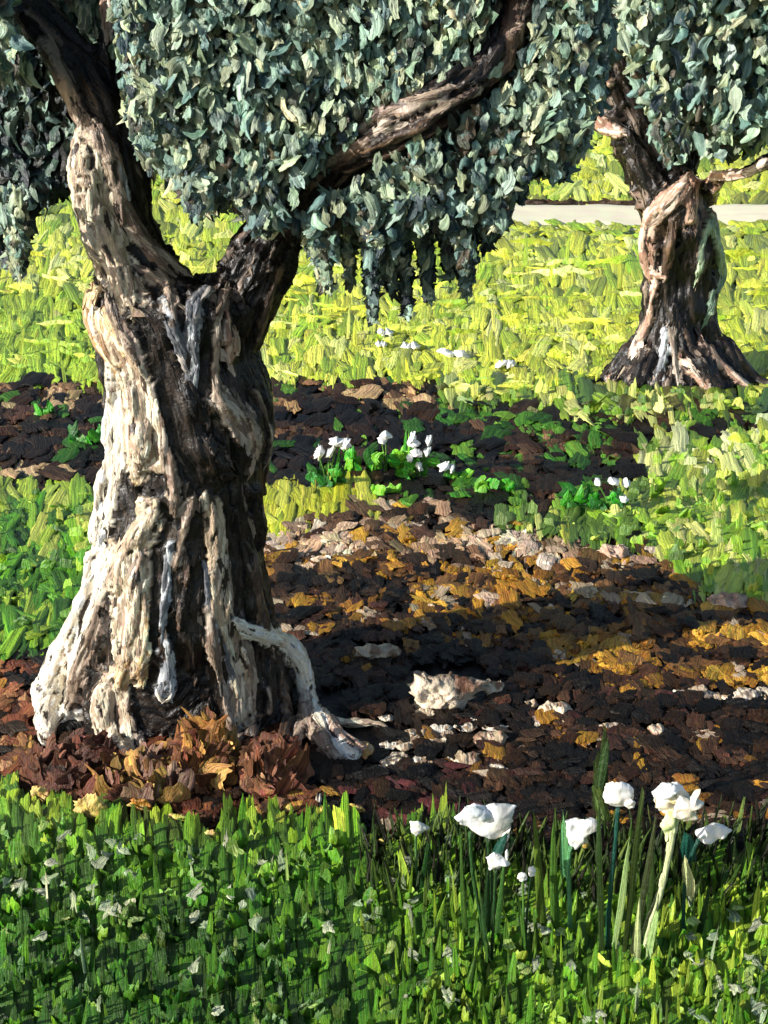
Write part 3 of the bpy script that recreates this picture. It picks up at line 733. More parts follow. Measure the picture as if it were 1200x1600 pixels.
def ground_strokes(kind, px, py, wpx, hpx, C, C2, lean=(0.0, 0.25), side=0.2, depth=0.9, lift=0.0, sink=0.15, streakf=3.0, jit=0.1, yaw=0.55):
    P = ground(px, py + 0.35 * hpx); n = len(P)
    dist = np.linalg.norm(P - np.array([0, 0, CH]), axis=1); sc = dist / F_PX
    out = np.stack([rng.normal(-0.12, yaw, n), -np.ones(n), rng.normal(0.15, 0.2, n)], -1)
    up = np.stack([rng.normal(0, side, n), rng.normal(lean[0], lean[1], n), np.ones(n)], -1)
    H = hpx * sc; W = wpx * sc
    P[:, 2] += lift - sink * H
    return strokes(kind, P, up, out, W, H, C, C2, depth=depth, streakf=streakf, jit=jit)
def laid(kind, px, py, wpx, hpx, C, C2, depth=0.25, turn=0.16, lift=0.02, stack=0.25, streakf=5.0, jit=0.08, tip=0.12):
    """strokes pressed flat on the ground, running away from the camera"""
    A = ground(px, py + hpx * 0.5); B = ground(px, py - hpx * 0.5); n = len(A)
    dist = np.linalg.norm(A - np.array([0, 0, CH]), axis=1); sc = dist / F_PX
    L_ = np.linalg.norm(B - A, axis=1); L_ = np.minimum(L_, 14 * wpx * sc); W = wpx * sc
    an = rng.normal(0, turn, n) * np.clip(2.6 * W / np.maximum(L_, 1e-3), 0.05, 1.6)
    base_d = np.arctan2(A[:, 0], A[:, 1]) * 0.8
    up = np.stack([np.sin(an + base_d), np.cos(an + base_d), rng.uniform(0, tip, n) * W / np.maximum(L_, 1e-3)], -1)
    out = np.stack([rng.normal(0, 0.10, n), rng.normal(-0.06, 0.10, n), np.ones(n)], -1)
    P = A.copy(); P[:, 2] = 0
    V, Q, Cc, U = strokes(kind, P, up, out, W, L_, C, C2, depth=depth, streakf=streakf, jit=jit)
    # keep the relief in proportion to the stroke width and follow the terrain
    V[:, 2] += height(V[:, 0], V[:, 1]) + np.repeat(lift + rng.uniform(0, 1, n) * stack * W, len(V) // n)
    return V, Q, Cc, U
def sample(n, x0, x1, y0, y1):
    return rng.uniform(x0, x1, n), rng.uniform(y0, y1, n)
SOIL_THINGS_AT = [(592, 1018, 36, 16), (698, 1076, 60, 34), (772, 1074, 17, 15), (868, 1110, 26, 14), (828, 1100, 12, 7), (960, 1138, 26, 9), (1026, 1142, 14, 13), (1090, 1088, 34, 10), (1165, 1088, 20, 14),  # boxes round sun-fleck lumps, fallen leaves and roots
             (1198, 1094, 12, 12), (764, 1156, 30, 14), (730, 1186, 22, 13), (672, 1196, 18, 9), (622, 1186, 18, 10), (700, 1150, 14, 8), (792, 1208, 22, 6), (1108, 954, 12, 6), (960, 862, 24, 14), (1140, 940, 34, 15), (560, 1172, 24, 14), (498, 1250, 5, 14),
             (52, 1207, 24, 7), (62, 1242, 17, 13), (140, 1262, 26, 19), (92, 1228, 12, 9), (238, 1240, 20, 15), (222, 1262, 22, 13), (276, 1280, 16, 9), (330, 1307, 13, 11), (552, 1268, 16, 11), (602, 1312, 30, 9), (505, 1272, 9, 10), (452, 1266, 8, 9),
             (520, 1115, 22, 40), (560, 1150, 50, 30), (470, 1160, 18, 40), (600, 1140, 50, 8), (75, 1140, 26, 40), (190, 1180, 34, 26)]
LAWN_AT = [(602, 518, 15, 5), (642, 540, 15, 4), (710, 552, 26, 4), (790, 568, 20, 5), (596, 538, 9, 4), (1060, 596, 105, 14), (1180, 602, 30, 8), (940, 602, 30, 8)]
FLECK_CHIPS = [(590 + 300 * random.random() ** 1.3, random.choice([1122, 1140, 1150, 1168, 1176, 1192, 1200, 1210]) + random.uniform(-5, 5), random.uniform(8, 26), random.uniform(3, 5.5)) for _ in range(28)]  # small sun flecks on the soil, made as solid chips
FLECK_CHIPS += [(random.uniform(1045, 1198), random.uniform(1078, 1098), random.uniform(6, 15), random.uniform(4, 7)) for _ in range(10)]
SOIL_THINGS_AT += [(a_, b_, c_, d_ - 1) for a_, b_, c_, d_ in FLECK_CHIPS]
def clear(X, Y, ext, boxes=None):
    # nothing tall grows right in front of a sun-fleck lump, a fallen leaf or a root
    k = np.ones(len(X), bool)
    for cx, cy, a, b in (boxes or SOIL_THINGS_AT):
        k &= ~((np.abs(X - cx) < a + 4) & (Y > cy - b) & (Y < cy + b + ext))
    return k
LIME = [(214, 214, 70), (196, 204, 52), (228, 226, 96), (180, 190, 44), (204, 196, 60), (236, 234, 140)]
def mixc(n, pals, wts):
    idx = rng.choice(len(pals), n, p=np.array(wts) / np.sum(wts)); C = np.zeros((n, 3))
    for i, p in enumerate(pals):
        k = idx == i
        if k.any(): C[k] = pick(p, k.sum())
    return C
def finish(name, parts, mat, label, cat):
    V, Q, C, U = join(parts)
    return tag(link(name, raw_mesh(name, V, Q, C, U), mat), label, cat, kind='stuff')

# --- far lawn (to the slope behind the trees)
far = []
X, Y = sample(15000, -380, 1580, 118, 625)
k = (region(X, Y) == 'lawn') & clear(X, Y, 16, LAWN_AT); X, Y = X[k], Y[k]
onpath = (X > 660) & (Y > 322) & (Y < 352); X, Y = X[~onpath], Y[~onpath]
n = len(X)
C = mixc(n, [LIME, [(140, 170, 30), (120, 158, 28)], [(230, 226, 150), (240, 238, 176)], [(128, 132, 40), (110, 122, 44)]], [0.66, 0.17, 0.10, 0.07])
cl = n2(X, Y, 60, 12)
gr = ((X < 190) & (Y > 470) & (rng.random(n) < 0.85)) | ((cl > 0.72) & (rng.random(n) < 0.4))
C[gr] = pick([(138, 176, 26), (112, 164, 22), (160, 188, 34), (96, 146, 22)], gr.sum())
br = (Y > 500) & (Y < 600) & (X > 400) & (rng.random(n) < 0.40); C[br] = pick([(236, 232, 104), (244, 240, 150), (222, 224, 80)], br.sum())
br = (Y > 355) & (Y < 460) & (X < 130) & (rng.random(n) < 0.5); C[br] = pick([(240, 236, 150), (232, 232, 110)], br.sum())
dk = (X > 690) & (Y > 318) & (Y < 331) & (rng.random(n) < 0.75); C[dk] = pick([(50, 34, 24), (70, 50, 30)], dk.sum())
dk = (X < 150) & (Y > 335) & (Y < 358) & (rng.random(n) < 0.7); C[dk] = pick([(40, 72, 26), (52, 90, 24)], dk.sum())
olv = (X > 740) & (Y > 360) & (Y < 480) & (rng.random(n) < 0.14); C[olv] = pick([(126, 138, 70), (92, 116, 76), (112, 124, 56)], olv.sum())
W = rng.uniform(8, 30, n); H = rng.uniform(12, 46, n)
H = np.where(Y < 345, H * 0.7, H); H = np.where((Y > 350) & (Y < 380) & (X > 660), 7, H)
C2 = C.mean(0) * 0.35 + C * rng.uniform(0.55, 0.85, (n, 1)); C = (C * 0.60 + C.mean(0) * 0.40) * (0.80 + 0.34 * n2(X, Y * 3, 46, 3) + 0.14 * n2(X, Y * 2, 16, 5))[:, None] * np.array([0.90, 0.96, 0.9])
C2 = C * rng.uniform(0.75, 1.1, (n, 1))
C *= np.array([1.26, 1.28, 0.95])
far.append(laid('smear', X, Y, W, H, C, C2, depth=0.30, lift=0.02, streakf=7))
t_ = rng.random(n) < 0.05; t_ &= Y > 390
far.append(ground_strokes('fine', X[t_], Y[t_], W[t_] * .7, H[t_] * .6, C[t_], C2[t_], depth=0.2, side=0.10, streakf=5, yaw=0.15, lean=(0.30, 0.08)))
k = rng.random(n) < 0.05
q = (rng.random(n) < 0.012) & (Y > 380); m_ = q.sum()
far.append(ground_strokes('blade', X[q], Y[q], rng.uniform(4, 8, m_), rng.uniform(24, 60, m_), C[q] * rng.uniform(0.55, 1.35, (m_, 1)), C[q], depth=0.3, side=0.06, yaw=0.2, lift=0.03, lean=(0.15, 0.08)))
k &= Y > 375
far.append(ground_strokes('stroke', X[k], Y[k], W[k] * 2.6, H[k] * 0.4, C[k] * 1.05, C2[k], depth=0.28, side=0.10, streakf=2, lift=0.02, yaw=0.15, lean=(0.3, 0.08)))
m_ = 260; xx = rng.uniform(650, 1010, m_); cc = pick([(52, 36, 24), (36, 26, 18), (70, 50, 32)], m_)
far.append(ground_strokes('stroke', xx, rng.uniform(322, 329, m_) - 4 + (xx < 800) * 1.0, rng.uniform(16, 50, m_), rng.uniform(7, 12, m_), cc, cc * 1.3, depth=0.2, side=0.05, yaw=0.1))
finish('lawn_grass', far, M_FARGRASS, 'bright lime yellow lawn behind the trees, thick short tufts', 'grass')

# --- nearer grass patches left and right, verge, yellow patch
mid = []
X, Y = sample(10500, -420, 1620, 600, 1100); k = clear(X, Y, 8, LAWN_AT); X, Y = X[k], Y[k]; R = region(X, Y)
spec = {'rgrass': ([[(206, 214, 84), (230, 230, 130), (190, 206, 70)], [(128, 182, 32), (106, 164, 28), (152, 194, 48)], [(56, 112, 30), (44, 96, 34)]], [0.42, 0.42, 0.16]),
        'lgrass': ([[(74, 146, 20), (92, 160, 24), (58, 126, 18)], [(140, 186, 40), (170, 200, 60)], [(36, 92, 18), (30, 76, 20)]], [0.58, 0.2, 0.22]),
        'yellow': ([[(206, 206, 50), (186, 190, 40), (222, 220, 84)], [(150, 170, 34)]], [0.9, 0.1]),
        'verge': ([[(120, 164, 30), (150, 186, 44), (96, 140, 28)], [(206, 212, 90), (226, 226, 130)], [(44, 100, 26), (34, 78, 24)], [(60, 42, 28)]], [0.42, 0.24, 0.24, 0.10])}
for k_, (pal, wt) in spec.items():
    k = R == k_; x, y = X[k], Y[k]; n = len(x)
    C = mixc(n, pal, wt)
    if k_ == 'lgrass':
        t = (y < 870) & (rng.random(n) < 0.55 * np.clip((880 - y) / 100, 0, 1) + 0.1); C[t] = pick([(206, 216, 90), (184, 204, 64), (150, 190, 50)], t.sum())
    if k_ == 'rgrass':
        t = (y < 740) & (rng.random(n) < 0.35); C[t] = pick([(238, 236, 180), (226, 230, 140)], t.sum())
        t = (x < 1010) & (rng.random(n) < 0.35); C[t] = pick([(52, 104, 30), (40, 84, 30)], t.sum())
    C = (C * 0.75 + C.mean(0) * 0.25) * (0.7 + 0.45 * n2(x, y * 2.5, 40, 3))[:, None]
    W = rng.uniform(9, 28, n); H = rng.uniform(16, 52, n)
    mid.append(laid('smear', x, y, W, H, C, C * rng.uniform(0.6, 1.2, (n, 1)), depth=0.3, turn=0.25, lift=0.022, streakf=7))
    t_ = rng.random(n) < (0.20 if k_ != 'yellow' else 0.0)
    mid.append(ground_strokes('fine', x[t_], y[t_], W[t_] * .8, H[t_] * .7, C[t_] * 1.1, C[t_], depth=0.18, side=0.14, yaw=0.2, lean=(0.28, 0.10), streakf=5))
    j = rng.random(n) < 0.08
    if k_ != 'yellow': mid.append(ground_strokes('curl', x[j], y[j] - 8, W[j] * 1.1, H[j] * 0.7, C[j] * 1.1, C[j], depth=0.6, side=0.4))
finish('meadow_grass', mid, M_GRASS, 'sunny green and yellow grass patches either side of the soil', 'grass')

# --- soil and fallen leaves
so_ = []
X, Y = sample(27000, -420, 1620, 600, 1420); k = clear(X, Y, 2) & clear(X, Y, 8, LAWN_AT); X, Y = X[k], Y[k]; R = region(X, Y)
DK = [(32, 20, 11), (22, 15, 9), (46, 29, 15), (52, 33, 18), (14, 10, 7)]  # black-brown earth with the tree's dappled shade painted in
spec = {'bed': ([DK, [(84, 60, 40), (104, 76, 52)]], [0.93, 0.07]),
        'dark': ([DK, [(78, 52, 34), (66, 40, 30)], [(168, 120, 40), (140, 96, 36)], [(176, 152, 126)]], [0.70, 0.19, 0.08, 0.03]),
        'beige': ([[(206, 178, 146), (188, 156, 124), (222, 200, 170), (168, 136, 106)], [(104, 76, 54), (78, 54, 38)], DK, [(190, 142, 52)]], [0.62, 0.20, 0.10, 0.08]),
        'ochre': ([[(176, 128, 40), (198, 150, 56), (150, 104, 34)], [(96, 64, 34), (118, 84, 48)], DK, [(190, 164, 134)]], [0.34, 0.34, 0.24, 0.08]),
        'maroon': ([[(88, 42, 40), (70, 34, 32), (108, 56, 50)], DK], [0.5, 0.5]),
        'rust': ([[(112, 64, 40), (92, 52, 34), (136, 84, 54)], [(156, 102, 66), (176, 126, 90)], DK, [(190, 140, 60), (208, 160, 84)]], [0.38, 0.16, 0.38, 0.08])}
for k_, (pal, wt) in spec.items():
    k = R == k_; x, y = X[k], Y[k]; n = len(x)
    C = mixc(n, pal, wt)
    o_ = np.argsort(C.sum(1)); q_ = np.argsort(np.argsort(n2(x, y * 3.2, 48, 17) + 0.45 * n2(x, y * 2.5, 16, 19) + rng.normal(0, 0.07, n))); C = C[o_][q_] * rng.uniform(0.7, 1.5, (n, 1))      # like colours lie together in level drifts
    if k_ == 'bed':
        t = ((y < 645) & ((x < 170) | (x > 410)) & (x < 720) & (n2(x, y, 26, 51) > 0.45) & (rng.random(n) < 0.8)) | ((y > 735) & (y < 752) & (x < 100) & (rng.random(n) < 0.6))
        C[t] = pick([(176, 142, 100), (150, 112, 76), (196, 164, 118)], t.sum())
        t = (rng.random(n) < 0.05) | ((x > 700) & (n2(x, y, 22, 83) > 0.58) & (rng.random(n) < 0.8)); C[t] = pick([(50, 92, 30), (70, 120, 34), (96, 140, 44)], t.sum())
    if k_ == 'beige':
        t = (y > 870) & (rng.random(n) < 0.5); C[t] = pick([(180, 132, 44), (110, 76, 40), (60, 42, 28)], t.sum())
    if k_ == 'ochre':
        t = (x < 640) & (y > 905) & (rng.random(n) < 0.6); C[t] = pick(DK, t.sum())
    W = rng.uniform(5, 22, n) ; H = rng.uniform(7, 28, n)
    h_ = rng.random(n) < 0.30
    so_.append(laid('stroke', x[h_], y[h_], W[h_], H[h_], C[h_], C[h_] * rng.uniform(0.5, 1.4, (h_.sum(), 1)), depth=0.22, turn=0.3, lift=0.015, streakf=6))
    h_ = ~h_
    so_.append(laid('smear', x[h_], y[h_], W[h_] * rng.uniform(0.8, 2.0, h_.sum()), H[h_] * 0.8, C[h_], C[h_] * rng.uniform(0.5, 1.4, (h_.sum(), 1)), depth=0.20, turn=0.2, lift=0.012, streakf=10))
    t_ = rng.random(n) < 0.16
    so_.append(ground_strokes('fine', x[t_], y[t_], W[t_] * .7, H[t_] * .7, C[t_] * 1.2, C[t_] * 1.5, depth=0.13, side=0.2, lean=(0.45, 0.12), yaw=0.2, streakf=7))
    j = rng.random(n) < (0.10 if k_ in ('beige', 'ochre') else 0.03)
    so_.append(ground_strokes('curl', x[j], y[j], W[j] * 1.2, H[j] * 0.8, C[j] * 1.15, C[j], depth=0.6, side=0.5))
finish('leaf_litter', so_, M_SOIL, 'dark earth with tree shade in its colour, strewn with ochre and beige fallen leaf litter', 'leaf litter')

# --- heaps of rusty leaves at the foot of the trunk
hp = []
for cx, cy, wd, ht, n, pal in [(318, 1220, 50, 84, 210, [(176, 118, 56), (206, 150, 74), (140, 86, 52), (160, 104, 66), (226, 176, 100)]), (425, 1232, 46, 58, 130, [(156, 100, 68), (176, 120, 88), (120, 74, 50)]),
                               (120, 1220, 66, 22, 80, [(120, 72, 50), (150, 96, 72), (92, 54, 38)]), (235, 1240, 66, 24, 90, [(130, 80, 54), (196, 150, 80), (168, 128, 104)])]:
    b0 = ground(cx, cy); sc = np.linalg.norm(b0 - np.array([0, 0, CH])) / F_PX
    r = np.sqrt(rng.random(n)); an = rng.uniform(0, 2 * math.pi, n)
    P = b0 + np.stack([r * np.cos(an) * wd * sc, 0.0 + r * np.sin(an) * wd * sc * 0.8, (1 - r) ** 1.0 * ht * sc * 0.9 + 0 * r], -1)
    out = np.stack([np.cos(an) * 0.6, -np.ones(n), 0.4 + 0 * r], -1) + rng.normal(0, 0.35, (n, 3)); up = np.stack([rng.normal(0, .5, n), rng.normal(0.6, .25, n), np.ones(n)], -1)
    C = pick(pal, n)
    C = C * 0.8 * (0.6 + 0.8 * rng.random((n, 1)) * 0.6); hp.append(strokes('curl', P, up, out, rng.uniform(16, 38, n) * sc, rng.uniform(22, 52, n) * sc, C, C * rng.uniform(.5, 1.5, (n, 1)), depth=0.3, streakf=5))
finish('leaf_heap', hp, M_SOIL, 'heaps of rusty and ochre leaves banked against the trunk foot', 'leaf litter')

# --- foreground grass
fg = []
X, Y = sample(10500, -330, 1530, 1225, 1800); k = (region(X, Y) == 'fore') & clear(X, Y, 40); X, Y = X[k], Y[k]; n = len(X)
C = mixc(n, [[(40, 96, 18), (56, 116, 22), (30, 76, 18)], [(24, 52, 18), (18, 40, 16)], [(96, 148, 32), (120, 164, 44)], [(38, 30, 20)]], [0.52, 0.22, 0.21, 0.05])
t = (X > 560) & (rng.random(n) < 0.30); C[t] = pick([(112, 150, 44), (86, 128, 34), (140, 164, 60)], t.sum())
t = (Y < 1330) & (X < 620) & (rng.random(n) < 0.45); C[t] = pick([(132, 164, 44), (168, 184, 66), (104, 148, 36)], t.sum())
t = (X > 1000) & (Y > 1400) & (rng.random(n) < 0.2); C[t] = pick([(150, 176, 60)], t.sum())
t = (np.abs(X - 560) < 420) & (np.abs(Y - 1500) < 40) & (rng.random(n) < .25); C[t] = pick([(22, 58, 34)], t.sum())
ln = n2(X, Y, 90, 41); C = C * (0.75 + 0.5 * ln)[:, None]
C = (C * 0.55 + C.mean(0) * 0.45) * 1.65 * np.array([1.12, 1.0, 0.75])
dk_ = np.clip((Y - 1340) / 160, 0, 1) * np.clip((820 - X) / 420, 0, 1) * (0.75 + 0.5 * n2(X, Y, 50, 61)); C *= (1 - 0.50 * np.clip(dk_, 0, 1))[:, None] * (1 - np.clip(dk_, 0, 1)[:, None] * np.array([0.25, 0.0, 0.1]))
W = rng.uniform(9, 24, n); H = rng.uniform(40, 100, n); H = np.where(Y < 1310, H * 0.55, H)
bl = rng.random(n) < 0.03 + 0.16 * (X > 620)
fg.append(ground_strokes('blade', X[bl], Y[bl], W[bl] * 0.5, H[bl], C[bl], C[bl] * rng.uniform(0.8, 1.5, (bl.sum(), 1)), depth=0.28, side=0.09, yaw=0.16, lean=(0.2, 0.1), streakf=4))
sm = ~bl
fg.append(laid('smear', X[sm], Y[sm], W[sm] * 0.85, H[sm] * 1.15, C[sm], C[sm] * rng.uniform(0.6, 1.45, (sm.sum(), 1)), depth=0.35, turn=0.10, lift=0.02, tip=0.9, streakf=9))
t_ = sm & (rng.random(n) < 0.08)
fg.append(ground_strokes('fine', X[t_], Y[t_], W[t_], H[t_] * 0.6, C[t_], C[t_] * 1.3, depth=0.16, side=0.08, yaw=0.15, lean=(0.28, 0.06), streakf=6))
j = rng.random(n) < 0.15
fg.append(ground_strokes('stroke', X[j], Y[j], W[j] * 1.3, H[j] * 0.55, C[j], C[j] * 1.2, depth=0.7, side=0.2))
# sage seed heads and pale tips
X, Y = sample(3200, -200, 1400, 1310, 1740)
dn = np.exp(-((Y - 1425) / 58) ** 2) * (X < 760) + 0.07 + 0.35 * (X > 700) * (Y > 1450) * (Y < 1640)
k = (region(X, Y) == 'fore') & (rng.random(len(X)) < dn * 0.36) & (n2(X, Y, 30, 77) > 0.42); X, Y = X[k], Y[k]; n = len(X)
C = pick([(188, 202, 158), (166, 188, 138), (208, 214, 170), (172, 196, 104)], n)
fg.append(laid('curl', X, Y, rng.uniform(5, 17, n), rng.uniform(7, 24, n), C, C * 0.7, depth=0.30, turn=0.3, lift=0.05, stack=1.6))
j = rng.random(n) < .18
fg.append(ground_strokes('blade', X[j], Y[j], rng.uniform(4, 9, j.sum()), rng.uniform(40, 80, j.sum()), C[j], C[j] * 0.6, depth=0.5, side=0.15, lift=0.02))
# thin dark green blades reaching over the soil edge
X, Y = sample(900, 560, 1500, 1290, 1400); n = len(X)
C = pick([(60, 84, 30), (46, 66, 26), (92, 116, 44), (34, 34, 20)], n)
fg.append(ground_strokes('blade', X, Y, rng.uniform(4, 9, n), rng.uniform(40, 100, n), C, C * 1.2, side=0.22))
finish('foreground_grass', fg, M_GRASS, 'deep green long grass with sage tips along the front', 'grass')

# ================================================================== small things
def blob(outline, D, thick, colr, name, parent=None, mat=None, tilt=0.0, C2=None, rings=13, ragged=0.045):
    """thick rounded petal / sun-fleck lump from an outline given as photo points on the upright plane at distance D"""
    pts = np.array(outline, float); m = 64
    seg = np.linalg.norm(np.roll(pts, -1, 0) - pts, axis=1); acc = np.concatenate([[0], np.cumsum(seg)]); tt = np.linspace(0, acc[-1], m, endpoint=False)
    cl = np.vstack([pts, pts[:1]]); ox = np.interp(tt, acc, cl[:, 0]); oy = np.interp(tt, acc, cl[:, 1])
    o = on_plane(ox, oy, D); c = o.mean(0)
    ext = np.linalg.norm(o - c, axis=1).mean()
    o0 = o.copy(); o = c + (o - c) * (1 + rng.normal(0, ragged, (m, 1)))
    V = []; 
    fr = np.linspace(0, 1, rings)
    for sgn in (-1, 1):
        for f_ in fr:
            rr = math.sin(f_ * math.pi / 2); zz = math.cos(f_ * math.pi / 2)
            p = c + (o0 - c) * max(rr, 0.02) + (o - o0) * f_ ** 5
            p[:, 1] += sgn * thick * zz * 0.5 + (p[:, 2] - c[2]) * tilt
            nn = 0
            p[:, 1] += nn
            V.append(p)
    V = np.concatenate(V); Q = []
    for sidx in range(2):
        for i in range(rings - 1):
            for j in range(m):
                a = (sidx * rings + i) * m + j; b = (sidx * rings + i) * m + (j + 1) % m
                q = (a, b, b + m, a + m) if sidx == 1 else (a, a + m, b + m, b)
                Q.append(q)
    n = len(V); base_ = lin(colr); Cc = np.tile(base_, (n, 1))
    nn = vnoise(V / ext * 1.6 + rng.uniform(0, 50))
    if C2 is not None:
        k = np.clip((nn - 0.45) * 4, 0, 1)[:, None]; Cc = Cc * (1 - k) + lin(C2) * k
    Cc *= rng.uniform(0.93, 1.04, (n, 1))
    V2 = V.copy(); V2[:, 1] += (vnoise(V / ext * 1.7 + 9) - .5) * ext * 0.45 + (vnoise(V / ext * 4 + 9) - .5) * ext * 0.05
    if parent is not None:
        P0 = Vector(parent.location) if parent.parent is None else Vector(parent.parent.location)
        V2 = V2 - np.array(P0)
    me = raw_mesh(name, V2, np.array(Q), Cc, np.stack([V[:, 0] * 60, V[:, 2] * 25, V[:, 1] * 0], -1))
    return me, c
def oval(cx, cy, a, b, n=18, rag=0.12, rot=0.0):
    o = []
    for i in range(n):
        t = 2 * math.pi * i / n; r = 1 + random.uniform(-rag, rag)
        x, y = a * r * math.cos(t), b * r * math.sin(t)
        o.append((cx + x * math.cos(rot) - y * math.sin(rot), cy + x * math.sin(rot) + y * math.cos(rot)))
    return o
def stem_mesh(pts, D, r0, r1, colr, root, flat=1.0):
    P = np.array([on_plane(a, b, D + (d if len(q) > 2 else 0)) for q in pts for a, b, d in [(q + (0,))[:3]]])
    R = np.linspace(r0, r1, len(P)); P, R = resample(P, R, 0.02)
    R = R * (1 + rng.normal(0, 0.12, len(R)))
    V, Q = tube(P, R, 8, flat)
    C = np.tile(lin(colr), (len(V), 1)) * rng.uniform(0.75, 1.25, (len(V), 1))
    return raw_mesh('stem', local(V, root), Q, C, np.stack([V[:, 0] * 200, V[:, 2] * 20, V[:, 1] * 0], -1))
def leaf_mesh(items, D, root, kind='blade'):
    """items: (base px, base row, tip px, tip row, width px, colour)"""
    Ps, ups, Ws, Hs, Cs = [], [], [], [], []
    for bx, by, tx, ty, w_, c_ in items:
        dj = rng.uniform(-0.03, 0.03)
        a = on_plane(bx, by, D + dj); b = on_plane(tx, ty, D + dj)
        Ps.append(a); ups.append(b - a); Hs.append(np.linalg.norm(b - a)); Ws.append(w_ * np.linalg.norm(a - np.array([0, 0, CH])) / F_PX); Cs.append(lin(c_))
    n = len(Ps); out = np.stack([rng.normal(-0.2, .3, n), -np.ones(n), rng.normal(0.2, .15, n)], -1)
    C = np.array(Cs)
    V, Q, C, U = strokes(kind, np.array(Ps), np.array(ups), out, np.array(Ws), np.array(Hs), C, C * 1.35, depth=0.5, streakf=4)
    return raw_mesh('leaf', local(V, root), Q, C, U)

SAGE, DKG, TEAL, MIDG = (150, 180, 110), (34, 66, 28), (20, 76, 62), (84, 130, 44)
# foreground white flowers: (name, base px, base row, label, heads, stems, leaves)
LILY = 'white flowers in the foreground grass'
def lily(base, label, heads, stems, leaves, cat='flower'):
    bp = ground(base[0], base[1]); D = float(bp[1])
    root = thing('white_flower', tuple(float(v) for v in bp), label, cat, LILY)
    for st in stems: link('stem', stem_mesh(st[0], D, st[1], st[2], st[3], root), M_GRASS, root)
    for lf in leaves: link('leaf', leaf_mesh([lf], D, root), M_GRASS, root)
    for hd in heads:
        me, c = blob(hd[0], D + hd[3], hd[1], hd[2], 'petal', root, C2=hd[4]); link('petal', me, M_PETAL, root)
WH, CR = (252, 250, 246), (236, 226, 196)
lily((960, 1500), 'round white flower with one broad petal, tallest of the right clump',
     [(oval(966, 1240, 24, 20, rag=0.05), 0.03, WH, 0.0, (240, 232, 214)), (oval(984, 1256, 9, 7), 0.015, (238, 230, 208), -0.012, WH)],
     [([(966, 1262), (962, 1310), (955, 1380), (950, 1450), (948, 1530)], 0.005, 0.006, TEAL)],
     [(975, 1500, 1000, 1230, 11, (70, 90, 36)), (960, 1480, 985, 1320, 9, SAGE), (940, 1490, 932, 1250, 9, (44, 66, 26))])
lily((1030, 1510), 'big white curled flower open around a cream centre with ragged petals',
     [(oval(1050, 1248, 28, 25, rag=0.08), 0.035, WH, 0.02, CR), (oval(1040, 1236, 20, 10, rot=-0.3), 0.03, WH, -0.01, WH), (oval(1052, 1248, 8, 6), 0.02, (226, 214, 150), -0.008, CR),
      ([(1060, 1240), (1078, 1250), (1094, 1232), (1092, 1250), (1101, 1254), (1084, 1266), (1092, 1280), (1072, 1284), (1050, 1276)], 0.03, (246, 238, 220), -0.015, CR),
      (oval(1048, 1290, 14, 26, rag=.2), 0.02, (218, 222, 176), 0.0, (186, 204, 130))],
     [([(1052, 1290), (1044, 1340), (1030, 1400), (1012, 1460), (1002, 1530)], 0.009, 0.006, (206, 214, 160)), ([(1046, 1310), (1030, 1390), (1005, 1450), (990, 1500)], 0.004, 0.004, (40, 50, 24))],
     [(1010, 1520, 1022, 1330, 12, (54, 78, 28)), (1012, 1500, 1026, 1420, 10, SAGE), (985, 1510, 1030, 1270, 10, (50, 60, 28)), (992, 1520, 1004, 1400, 12, (196, 208, 140))])
lily((1082, 1480), 'white trumpet flower pointing right above a dark teal leaf',
     [([(1085, 1302), (1100, 1292), (1118, 1286), (1130, 1290), (1142, 1296), (1138, 1304), (1122, 1308), (1108, 1318), (1096, 1314)], 0.03, WH, 0.0, (248, 244, 232))],
     [([(1092, 1312), (1076, 1350), (1068, 1420), (1070, 1500)], 0.005, 0.005, TEAL)],
     [(1080, 1345, 1070, 1302, 22, TEAL), (1078, 1400, 1072, 1340, 18, (214, 214, 150)), (1085, 1490, 1110, 1380, 9, DKG)])
lily((890, 1480), 'white flower with a flat lobe over a cream cup, left of the right clump',
     [([(884, 1282), (905, 1280), (924, 1278), (938, 1286), (940, 1294), (926, 1298), (914, 1304), (912, 1318), (900, 1326), (888, 1316), (884, 1298)], 0.032, WH, 0.0, (246, 236, 208)), (oval(914, 1318, 5, 8), 0.015, (206, 168, 76), -0.004, CR)],
     [([(892, 1320), (888, 1350), (890, 1420), (892, 1500)], 0.006, 0.005, (90, 150, 100))],
     [(882, 1370, 878, 1270, 12, (96, 160, 96)), (868, 1470, 862, 1268, 15, (70, 110, 36)), (850, 1480, 838, 1285, 14, (104, 130, 44))])
lily((775, 1490), 'largest white flower, wide and ruffled, with a dark leaf under it',
     [([(712, 1278), (726, 1262), (742, 1256), (756, 1262), (774, 1256), (792, 1260), (806, 1264), (800, 1278), (796, 1296), (784, 1308), (766, 1312), (748, 1304), (730, 1294), (720, 1288)], 0.04, WH, 0.0, (226, 222, 210)),
      (oval(748, 1272, 22, 10, rot=0.3), 0.03, (216, 222, 220), -0.014, WH), ([(786, 1300), (798, 1292), (796, 1306), (788, 1322), (780, 1318)], 0.015, (240, 232, 214), -0.005, WH)],
     [([(762, 1308), (766, 1350), (768, 1420), (764, 1510)], 0.006, 0.005, DKG), ([(735, 1300), (738, 1360), (752, 1440), (758, 1500)], 0.005, 0.004, (44, 84, 36))],
     [(768, 1350, 790, 1300, 15, TEAL), (758, 1500, 766, 1330, 14, DKG), (772, 1500, 790, 1340, 9, (60, 100, 40)), (728, 1480, 720, 1310, 10, (70, 110, 40))])
